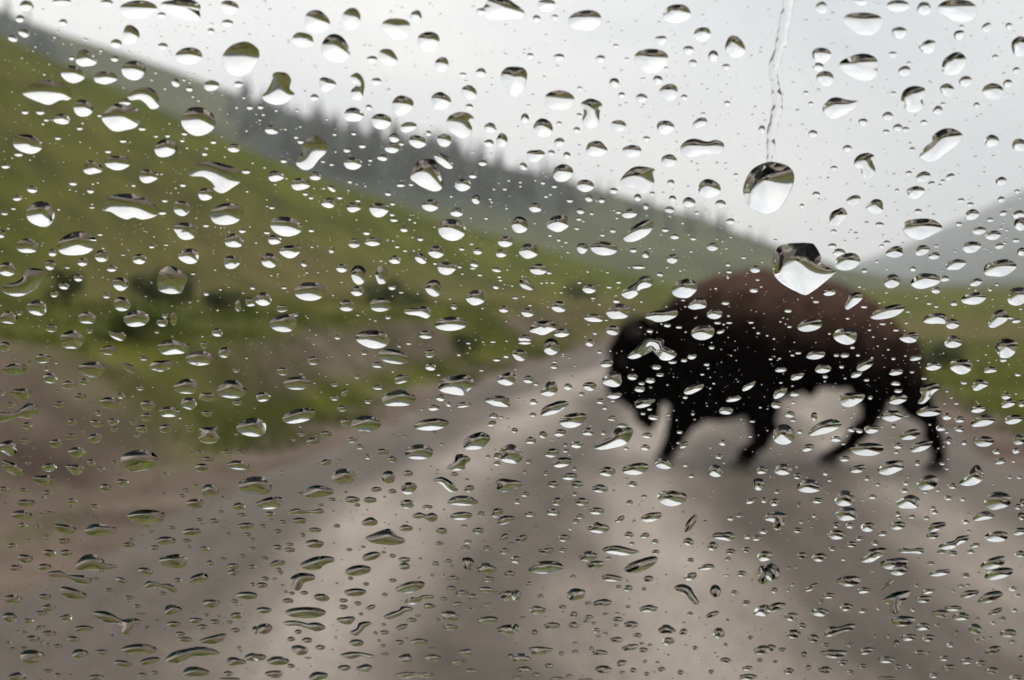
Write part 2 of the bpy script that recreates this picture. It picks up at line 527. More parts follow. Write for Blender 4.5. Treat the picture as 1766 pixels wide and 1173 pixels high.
# ------------------------------------------------------------------ grass on the verges
def build_grass():
    N = 42000
    y = 6 + 34 * rng.random(N * 2) ** 1.6
    side = rng.random(N * 2) < 0.68
    off = rng.random(N * 2) ** 1.3 * 9 + 0.15
    x = np.where(side, road_left(y) - off, road_left(y) + ROAD_W + off)
    s = road_left(y) - x
    bare = (s > 0) & (y < 12.5) & (s < 3.2) & (rng.random(N * 2) < 0.97)
    patch = fbm(x * 0.9, y * 0.9, 50) > 0.42
    keep = (~bare) & patch
    x, y = x[keep][:N], y[keep][:N]
    n = len(x)
    z = height(x, y)
    a = rng.random(n) * 6.28
    h = 0.05 + 0.16 * rng.random(n) ** 2
    w = 0.006 + 0.006 * rng.random(n)
    lx, ly = (rng.random(n) - 0.5) * h, (rng.random(n) - 0.5) * h
    ca, sa = np.cos(a) * w, np.sin(a) * w
    V = np.empty((n, 3, 3))
    V[:, 0] = np.stack([x - ca, y - sa, z - 0.02], 1)
    V[:, 1] = np.stack([x + ca, y + sa, z - 0.02], 1)
    V[:, 2] = np.stack([x + lx, y + ly, z + h], 1)
    F = np.arange(n * 3).reshape(n, 3)
    me = pymesh('grass', V.reshape(-1, 3), F.tolist(), False)
    m = noise_mat('grass blades', [(0.3, (0.04, 0.058, 0.006)), (0.55, (0.070, 0.090, 0.009)), (0.75, (0.12, 0.105, 0.035))], 1.2, 0.8, spec=0.05)
    tag(link('grass', me, m), 'short grass along both road verges', 'grass', None, 'stuff')
build_grass()

# ------------------------------------------------------------------ bison
def fur_mat():
    m, ns, ls, b = material('bison fur')
    tc = ns.new('ShaderNodeTexCoord')
    mp = node(ns, 'ShaderNodeMapping', Scale=(1.0, 1.0, 0.35))
    ls.new(tc.outputs['Object'], mp.inputs[0])
    n1 = node(ns, 'ShaderNodeTexNoise', Scale=30.0, Detail=6, Roughness=0.7)
    ls.new(mp.outputs[0], n1.inputs['Vector'])
    sp = ns.new('ShaderNodeSeparateXYZ')
    ls.new(tc.outputs['Object'], sp.inputs[0])
    n2 = node(ns, 'ShaderNodeTexNoise', Scale=4.0, Detail=5)
    ls.new(tc.outputs['Object'], n2.inputs['Vector'])
    # short russet coat on hump and back, near-black wool on head, chest, belly and legs
    hz = node(ns, 'ShaderNodeMath', operation='MULTIPLY_ADD'); hz.inputs[1].default_value = 0.75
    ls.new(n2.outputs['Fac'], hz.inputs[0]); ls.new(sp.outputs['Z'], hz.inputs[2])
    xz = node(ns, 'ShaderNodeMath', operation='MULTIPLY_ADD'); xz.inputs[1].default_value = 0.26
    ls.new(sp.outputs['X'], xz.inputs[0]); ls.new(hz.outputs[0], xz.inputs[2])
    mr = node(ns, 'ShaderNodeMapRange'); mr.inputs['From Min'].default_value = 1.27; mr.inputs['From Max'].default_value = 1.90
    ls.new(xz.outputs[0], mr.inputs['Value'])
    r = ramp(ns, [(0.0, (0.0020, 0.0014, 0.0013)), (0.4, (0.0075, 0.0044, 0.0036)), (1.0, (0.072, 0.043, 0.033))])
    ls.new(mr.outputs[0], r.inputs[0])
    r2 = ramp(ns, [(0.3, (0.6, 0.6, 0.6)), (0.7, (1.4, 1.4, 1.4))])
    ls.new(n1.outputs['Fac'], r2.inputs[0])
    mx = node(ns, 'ShaderNodeMixRGB', blend_type='MULTIPLY'); mx.inputs[0].default_value = 1
    ls.new(r.outputs[0], mx.inputs[1]); ls.new(r2.outputs[0], mx.inputs[2])
    ls.new(mx.outputs[0], b.inputs['Base Color'])
    b.inputs['Roughness'].default_value = 0.9
    b.inputs['Specular IOR Level'].default_value = 0.0
    bp = node(ns, 'ShaderNodeBump', Strength=0.8, Distance=0.02)
    ls.new(n1.outputs['Fac'], bp.inputs['Height'])
    ls.new(bp.outputs[0], b.inputs['Normal'])
    return m

def build_bison():
    M = fur_mat()
    d = 11.45
    root = empty('bison', ((1330 - CX) / FPX * d, d, 0.055), R(-5))
    tag(root, 'shaggy dark brown bison walking across the gravel road with head lowered', 'bison')
    bm = bmesh.new()
    def loft(secs, n=20, e=2.3):
        """closed tube through sections (centre, axis_u, axis_v)"""
        rings = []
        for c, u, v in secs:
            ring = []
            for j in range(n):
                a = j / n * 2 * math.pi
                cu, sv = math.cos(a), math.sin(a)
                f = (abs(cu) ** e + abs(sv) ** e) ** (-1 / e)
                ring.append(bm.verts.new(Vector(c) + Vector(u) * cu * f + Vector(v) * sv * f))
            rings.append(ring)
        for a, b in zip(rings, rings[1:]):
            for j in range(n):
                bm.faces.new((a[j], a[(j + 1) % n], b[(j + 1) % n], b[j]))
        bm.faces.new(rings[0][::-1]); bm.faces.new(rings[-1])
    def trunk(secs):
        loft([((x, 0, (zt + zb) / 2), (0, hw, 0), (0, 0, (zt - zb) / 2)) for x, zt, zb, hw in secs], 24, 2.2)
    def limb(pts):
        secs = []
        P = [Vector(p[:3]) for p in pts]
        for i, p in enumerate(pts):
            t = (P[min(i + 1, len(P) - 1)] - P[max(i - 1, 0)]).normalized()
            u = Vector((0, 1, 0)); u = (u - t * u.dot(t)).normalized()
            v = t.cross(u).normalized()
            ru = p[4] if len(p) > 4 else p[3] * 0.85
            secs.append((P[i], u * ru, v * p[3]))
        loft(secs, 14, 2.0)
    # trunk, tail end towards +x, head towards -x
    trunk([(-1.08, 1.25, 0.86, 0.16), (-0.98, 1.36, 0.76, 0.25), (-0.85, 1.50, 0.58, 0.34), (-0.65, 1.645, 0.46, 0.40), (-0.4, 1.72, 0.43, 0.43),
           (-0.15, 1.755, 0.47, 0.44), (0.1, 1.735, 0.60, 0.43), (0.35, 1.685, 0.68, 0.43), (0.6, 1.62, 0.70, 0.42), (0.82, 1.52, 0.70, 0.40),
           (1.0, 1.38, 0.72, 0.36), (1.14, 1.22, 0.76, 0.29), (1.23, 1.08, 0.82, 0.20), (1.27, 0.98, 0.88, 0.08)])
    # head hanging low, broad wool-covered forehead, muzzle below
    limb([(-1.03, 0, 1.15, 0.20, 0.24), (-1.16, 0, 1.10, 0.235, 0.25), (-1.23, 0, 0.98, 0.235, 0.23), (-1.27, 0, 0.86, 0.205, 0.19), (-1.31, 0, 0.74, 0.165, 0.14), (-1.33, 0, 0.64, 0.135, 0.12), (-1.325, 0, 0.57, 0.09, 0.10)])
    # beard, dewlap and chest wool
    limb([(-1.16, 0, 0.80, 0.19, 0.14), (-1.15, 0, 0.68, 0.19, 0.14), (-1.12, 0, 0.56, 0.17, 0.13), (-1.10, 0, 0.46, 0.13, 0.10), (-1.09, 0, 0.37, 0.08, 0.06), (-1.085, 0, 0.30, 0.035, 0.03)])
    limb([(-0.95, 0, 0.85, 0.2, 0.2), (-0.8, 0, 0.64, 0.16, 0.2), (-0.62, 0, 0.52, 0.12, 0.2), (-0.4, 0, 0.50, 0.12, 0.2), (-0.2, 0, 0.56, 0.1, 0.2)])
    limb([(0.28, 0, 0.76, 0.10), (0.34, 0, 0.69, 0.08), (0.365, 0, 0.63, 0.04)])
    for sy in (-1, 1):                                                                          # ears
        limb([(-1.02, sy * 0.20, 1.20, 0.07, 0.05), (-0.99, sy * 0.30, 1.18, 0.07, 0.035), (-0.97, sy * 0.40, 1.13, 0.03, 0.015)])
    # legs: (x, y, z, radius along, radius across)
    limb([(-0.52, 0.2, 1.05, 0.27, 0.17), (-0.61, 0.22, 0.75, 0.24, 0.16), (-0.68, 0.22, 0.58, 0.215, 0.15), (-0.74, 0.22, 0.44, 0.165, 0.12), (-0.80, 0.22, 0.31, 0.115, 0.09), (-0.87, 0.22, 0.17, 0.082, 0.07), (-0.915, 0.22, 0.08, 0.072, 0.066), (-0.935, 0.22, 0.0, 0.076, 0.07)])
    limb([(-0.35, -0.2, 1.05, 0.28, 0.18), (-0.25, -0.22, 0.80, 0.25, 0.16), (-0.16, -0.22, 0.63, 0.195, 0.135), (-0.10, -0.22, 0.48, 0.16, 0.12), (-0.085, -0.22, 0.36, 0.12, 0.095), (-0.135, -0.22, 0.21, 0.086, 0.072), (-0.235, -0.22, 0.085, 0.07, 0.066), (-0.275, -0.22, 0.0, 0.076, 0.07)])
    limb([(0.92, 0.17, 1.05, 0.28, 0.17), (0.91, 0.19, 0.80, 0.235, 0.15), (0.92, 0.2, 0.64, 0.175, 0.12), (0.955, 0.2, 0.50, 0.125, 0.09), (0.91, 0.2, 0.39, 0.096, 0.075), (0.80, 0.2, 0.25, 0.074, 0.064), (0.67, 0.2, 0.11, 0.068, 0.062), (0.58, 0.2, 0.06, 0.072, 0.066), (0.54, 0.2, 0.0, 0.076, 0.068)])
    limb([(0.98, -0.17, 1.05, 0.26, 0.17), (1.07, -0.19, 0.82, 0.22, 0.15), (1.17, -0.2, 0.66, 0.155, 0.115), (1.30, -0.2, 0.50, 0.108, 0.085), (1.365, -0.2, 0.40, 0.084, 0.07), (1.41, -0.2, 0.24, 0.066, 0.06), (1.43, -0.2, 0.11, 0.064, 0.06), (1.415, -0.2, 0.05, 0.07, 0.068), (1.40, -0.2, 0.0, 0.076, 0.07)])
    # tail root and hanging tail
    limb([(1.18, 0, 1.17, 0.05), (1.27, 0, 1.10, 0.035), (1.315, 0, 0.98, 0.026), (1.325, 0, 0.82, 0.022), (1.33, 0, 0.70, 0.03), (1.335, 0, 0.58, 0.028), (1.34, 0, 0.50, 0.008)])
    bmesh.ops.recalc_face_normals(bm, faces=bm.faces)
    me = bpy.data.meshes.new('body')
    bm.to_mesh(me); bm.free()
    body = link('body', me, M, root)
    md = body.modifiers.new('skin', 'REMESH'); md.mode = 'VOXEL'; md.voxel_size = 0.018
    sm = body.modifiers.new('soften', 'SMOOTH'); sm.factor = 0.5; sm.iterations = 3
    tex = bpy.data.textures.new('wool', 'CLOUDS'); tex.noise_scale = 0.11; tex.noise_depth = 3
    dp = body.modifiers.new('wool', 'DISPLACE'); dp.texture = tex; dp.strength = 0.085; dp.mid_level = 0.5; dp.texture_coords = 'LOCAL'
    dg = bpy.context.evaluated_depsgraph_get()
    new = bpy.data.meshes.new_from_object(body.evaluated_get(dg))
    body.modifiers.clear()
    body.data = new
    new.name = 'body'
    new.polygons.foreach_set('use_smooth', [True] * len(new.polygons))
    if not new.materials: new.materials.append(M)
    M_HORN = noise_mat('horn', [(0.3, (0.012, 0.011, 0.010)), (0.7, (0.05, 0.045, 0.04))], 8, 0.4)
    M_EYE = noise_mat('eye', [(0.3, (0.004, 0.003, 0.003)), (0.7, (0.012, 0.008, 0.006))], 8, 0.1, spec=0.6)
    M_HOOF = noise_mat('hoof', [(0.3, (0.010, 0.009, 0.008)), (0.7, (0.03, 0.026, 0.022))], 12, 0.5)
    def tube(name, pts, mat, n=10):
        V, F = [], []
        P = [Vector(p[:3]) for p in pts]
        for i, p in enumerate(pts):
            t = (P[min(i + 1, len(P) - 1)] - P[max(i - 1, 0)]).normalized()
            u = t.orthogonal().normalized(); v = t.cross(u)
            if i == 0: u0 = u
            u = (u0 - t * u0.dot(t)).normalized(); v = t.cross(u)
            for j in range(n):
                a = j / n * 2 * math.pi
                V.append(P[i] + (u * math.cos(a) + v * math.sin(a)) * p[3])
            if i:
                b = (i - 1) * n
                F += [(b + j, b + (j + 1) % n, b + n + (j + 1) % n, b + n + j) for j in range(n)]
        F += [tuple(range(n))[::-1], tuple(range(len(V) - n, len(V)))]
        return link(name, pymesh(name, V, F), mat, root)
    for sy in (-1, 1):
        tube('horn', [(-1.19, sy * 0.20, 1.18, 0.055), (-1.23, sy * 0.31, 1.19, 0.048), (-1.25, sy * 0.38, 1.25, 0.036), (-1.25, sy * 0.39, 1.33, 0.022), (-1.24, sy * 0.37, 1.40, 0.006)], M_HORN)
        bm = bmesh.new(); bmesh.ops.create_uvsphere(bm, u_segments=12, v_segments=8, radius=0.026)
        me = bpy.data.meshes.new('eye'); bm.to_mesh(me); bm.free()
        e = link('eye', me, M_EYE, root); e.location = (-1.32, sy * 0.185, 0.93)
    for x, y in ((-0.935, 0.22), (-0.275, -0.22), (0.54, 0.2), (1.40, -0.2)):
        bm = bmesh.new()
        bmesh.ops.create_cone(bm, cap_ends=True, segments=16, radius1=0.088, radius2=0.078, depth=0.075)
        for v in bm.verts:
            v.co.x *= 1.12
            if v.co.z > 0 and v.co.x < 0: v.co.z -= 0.02
        bmesh.ops.bevel(bm, geom=bm.edges[:], offset=0.008, segments=2, affect='EDGES')
        me = bpy.data.meshes.new('hoof'); bm.to_mesh(me); bm.free()
        hf = link('hoof', me, M_HOOF, root); hf.location = (x, y, 0.032)
build_bison()

# ------------------------------------------------------------------ the car we sit in
cam_m = Matrix.Rotation(PITCH, 3, 'X')
FWD, UPV, RIGHT = cam_m @ Vector((0, 1, 0)), cam_m @ Vector((0, 0, 1)), Vector((1, 0, 0))
TILT = R(60)                                             # angle between glass and line of sight
EYEV = Vector((0, 0, EYE))
PC = EYEV + FWD * GLASS_D                                # a point on the outer face of the glass
PV = UPV * math.sin(TILT) - FWD * math.cos(TILT)         # up along the glass
PN = FWD * math.sin(TILT) + UPV * math.cos(TILT)         # outward
PM = Matrix((RIGHT, PV, PN)).transposed()

def px_to_glass(P):
    """photo pixels -> (u, v) metres on the outer face of the glass"""
    P = np.asarray(P, float)
    a = (P[..., 0] - CX) / FPX
    b = (CY - P[..., 1]) / FPX
    v = GLASS_D * b / (math.sin(TILT) + b * math.cos(TILT))
    dep = GLASS_D - v * math.cos(TILT)
    return np.stack([a * dep, v], -1)

def glass_to_world(u, v, h=0.0): return PC + RIGHT * u + PV * v + PN * h

def build_car():
    car = empty('car', (0, 1.2, 0))
    tag(car, 'dark green car whose rain-spotted windshield fills the whole view', 'car')
    inv = Matrix.Translation((0, -1.2, 0))
    def part(name, me, mat):
        me.transform(inv)
        return link(name, me, mat, car)
    m = bpy.data.materials.new('clear glass'); m.use_nodes = True
    ns, ls = m.node_tree.nodes, m.node_tree.links
    ns.clear()
    o = ns.new('ShaderNodeOutputMaterial'); t = ns.new('ShaderNodeBsdfTransparent')
    t.inputs[0].default_value = (1, 1, 1, 1)
    ls.new(t.outputs[0], o.inputs[0])
    U, V0, V1, TH = 0.78, -0.665, 0.36, 0.005
    gap = 0.00012
    cs = [(-U, V0), (U, V0), (U * 0.88, V1), (-U * 0.88, V1)]
    vs_ = [glass_to_world(u, v, h) for h in (-TH, -gap) for u, v in cs]
    part('windshield', pymesh('windshield', vs_, [(3, 2, 1, 0), (4, 5, 6, 7), (0, 1, 5, 4), (1, 2, 6, 5), (2, 3, 7, 6), (3, 0, 4, 7)], False), m)
    paint, ns, ls, b = material('dark green paint')
    b.inputs['Base Color'].default_value = (0.006, 0.020, 0.018, 1)
    b.inputs['Roughness'].default_value = 0.55
    b.inputs['Specular IOR Level'].default_value = 0.02
    tc = ns.new('ShaderNodeTexCoord'); nz = node(ns, 'ShaderNodeTexNoise', Scale=40.0, Detail=4)
    rp = ramp(ns, [(0.35, (0.0015, 0.010, 0.009)), (0.7, (0.004, 0.032, 0.028))])
    ls.new(tc.outputs['Object'], nz.inputs['Vector']); ls.new(nz.outputs['Fac'], rp.inputs[0]); ls.new(rp.outputs[0], b.inputs['Base Color'])
    black = noise_mat('black plastic', [(0.3, (0.003, 0.003, 0.003)), (0.7, (0.007, 0.007, 0.007))], 60, 0.9, spec=0.0)
    lining = noise_mat('grey lining', [(0.3, (0.015, 0.015, 0.015)), (0.7, (0.03, 0.03, 0.03))], 80, 0.95, spec=0.0)
    # hood: a curved sheet from the cowl to the nose, with side drop
    nu, nv = 15, 17
    V, F = [], []
    for i in range(nv):
        f = i / (nv - 1)
        yy = 0.73 + 1.30 * f
        zt = 1.085 - 0.068 * f - 0.30 * max(0, (f - 0.93) / 0.07) ** 2
        for j in range(nu):
            g = -1 + 2 * j / (nu - 1)
            w = 0.80 - 0.06 * f
            z = zt - 0.05 * abs(g) ** 3 - (0.22 if abs(g) > 0.99 else 0) + 0.012 * math.exp(-((abs(g) - 0.55) / 0.12) ** 2)
            V.append((g * w, yy, z))
    for i in range(nv - 1):
        for j in range(nu - 1):
            a = i * nu + j
            F.append((a, a + 1, a + nu + 1, a + nu))
    part('hood', pymesh('hood', V, F), paint)
    def slab(name, prof, x0, x1, mat):
        """profile (y, z) extruded across the car"""
        n = len(prof)
        V = [(x0, y, z) for y, z in prof] + [(x1, y, z) for y, z in prof]
        F = [(i, (i + 1) % n, n + (i + 1) % n, n + i) for i in range(n)] + [tuple(range(n))[::-1], tuple(range(n, 2 * n))]
        return part(name, pymesh(name, V, F, False), mat)
    slab('cowl', [(0.665, 1.085), (0.735, 1.07), (0.735, 0.95), (0.665, 0.96)], -0.74, 0.74, black)
    slab('dashboard', [(0.655, 1.085), (0.40, 1.13), (0.12, 1.11), (0.08, 0.98), (0.12, 0.60), (0.65, 0.60)], -0.72, 0.72, black)
    slab('roof', [(0.10, 1.955), (0.01, 1.99), (-1.30, 2.00), (-1.30, 1.96), (0.01, 1.95), (0.09, 1.935)], -0.66, 0.66, lining)
    slab('rear_wall', [(-1.30, 2.00), (-1.36, 2.00), (-1.36, 0.5), (-1.30, 0.5)], -0.74, 0.74, lining)
    slab('nose', [(2.01, 0.75), (2.00, 0.45), (1.80, 0.40), (1.80, 0.75)], -0.72, 0.72, paint)
    slab('floor_pan', [(0.6, 0.42), (-1.36, 0.42), (-1.36, 0.36), (0.6, 0.36)], -0.74, 0.74, black)
    for sx in (-1, 1):
        V = []
        for u, v in ((0.78, V0), (0.78 * 0.88, V1)):
            for du, h in ((-0.004, -0.05), (0.07, -0.05), (0.07, 0.012), (0.004, 0.012)):
                V.append(glass_to_world(sx * (u + du), v, h))
        F = [(0, 1, 5, 4), (1, 2, 6, 5), (2, 3, 7, 6), (3, 0, 4, 7), (3, 2, 1, 0), (4, 5, 6, 7)]
        part('pillar', pymesh('pillar', V, F, False), black)
        slab('fender', [(0.70, 0.99), (2.00, 0.72), (2.00, 0.45), (1.66, 0.45), (1.58, 0.70), (1.10, 0.70), (1.02, 0.40), (0.70, 0.40)], sx * 0.75, sx * 0.80, paint)
        bm = bmesh.new()
        bmesh.ops.create_cone(bm, cap_ends=True, segments=40, radius1=0.34, radius2=0.34, depth=0.22, matrix=Matrix.Translation((sx * 0.66, 1.32, 0.345)) @ Matrix.Rotation(R(90), 4, 'Y'))
        bmesh.ops.bevel(bm, geom=[e for e in bm.edges if len(e.link_faces) == 2 and any(len(f.verts) > 8 for f in e.link_faces)], offset=0.03, segments=3, affect='EDGES')
        me = bpy.data.meshes.new('tyre'); bm.to_mesh(me); bm.free()
        part('tyre', me, black)
build_car()

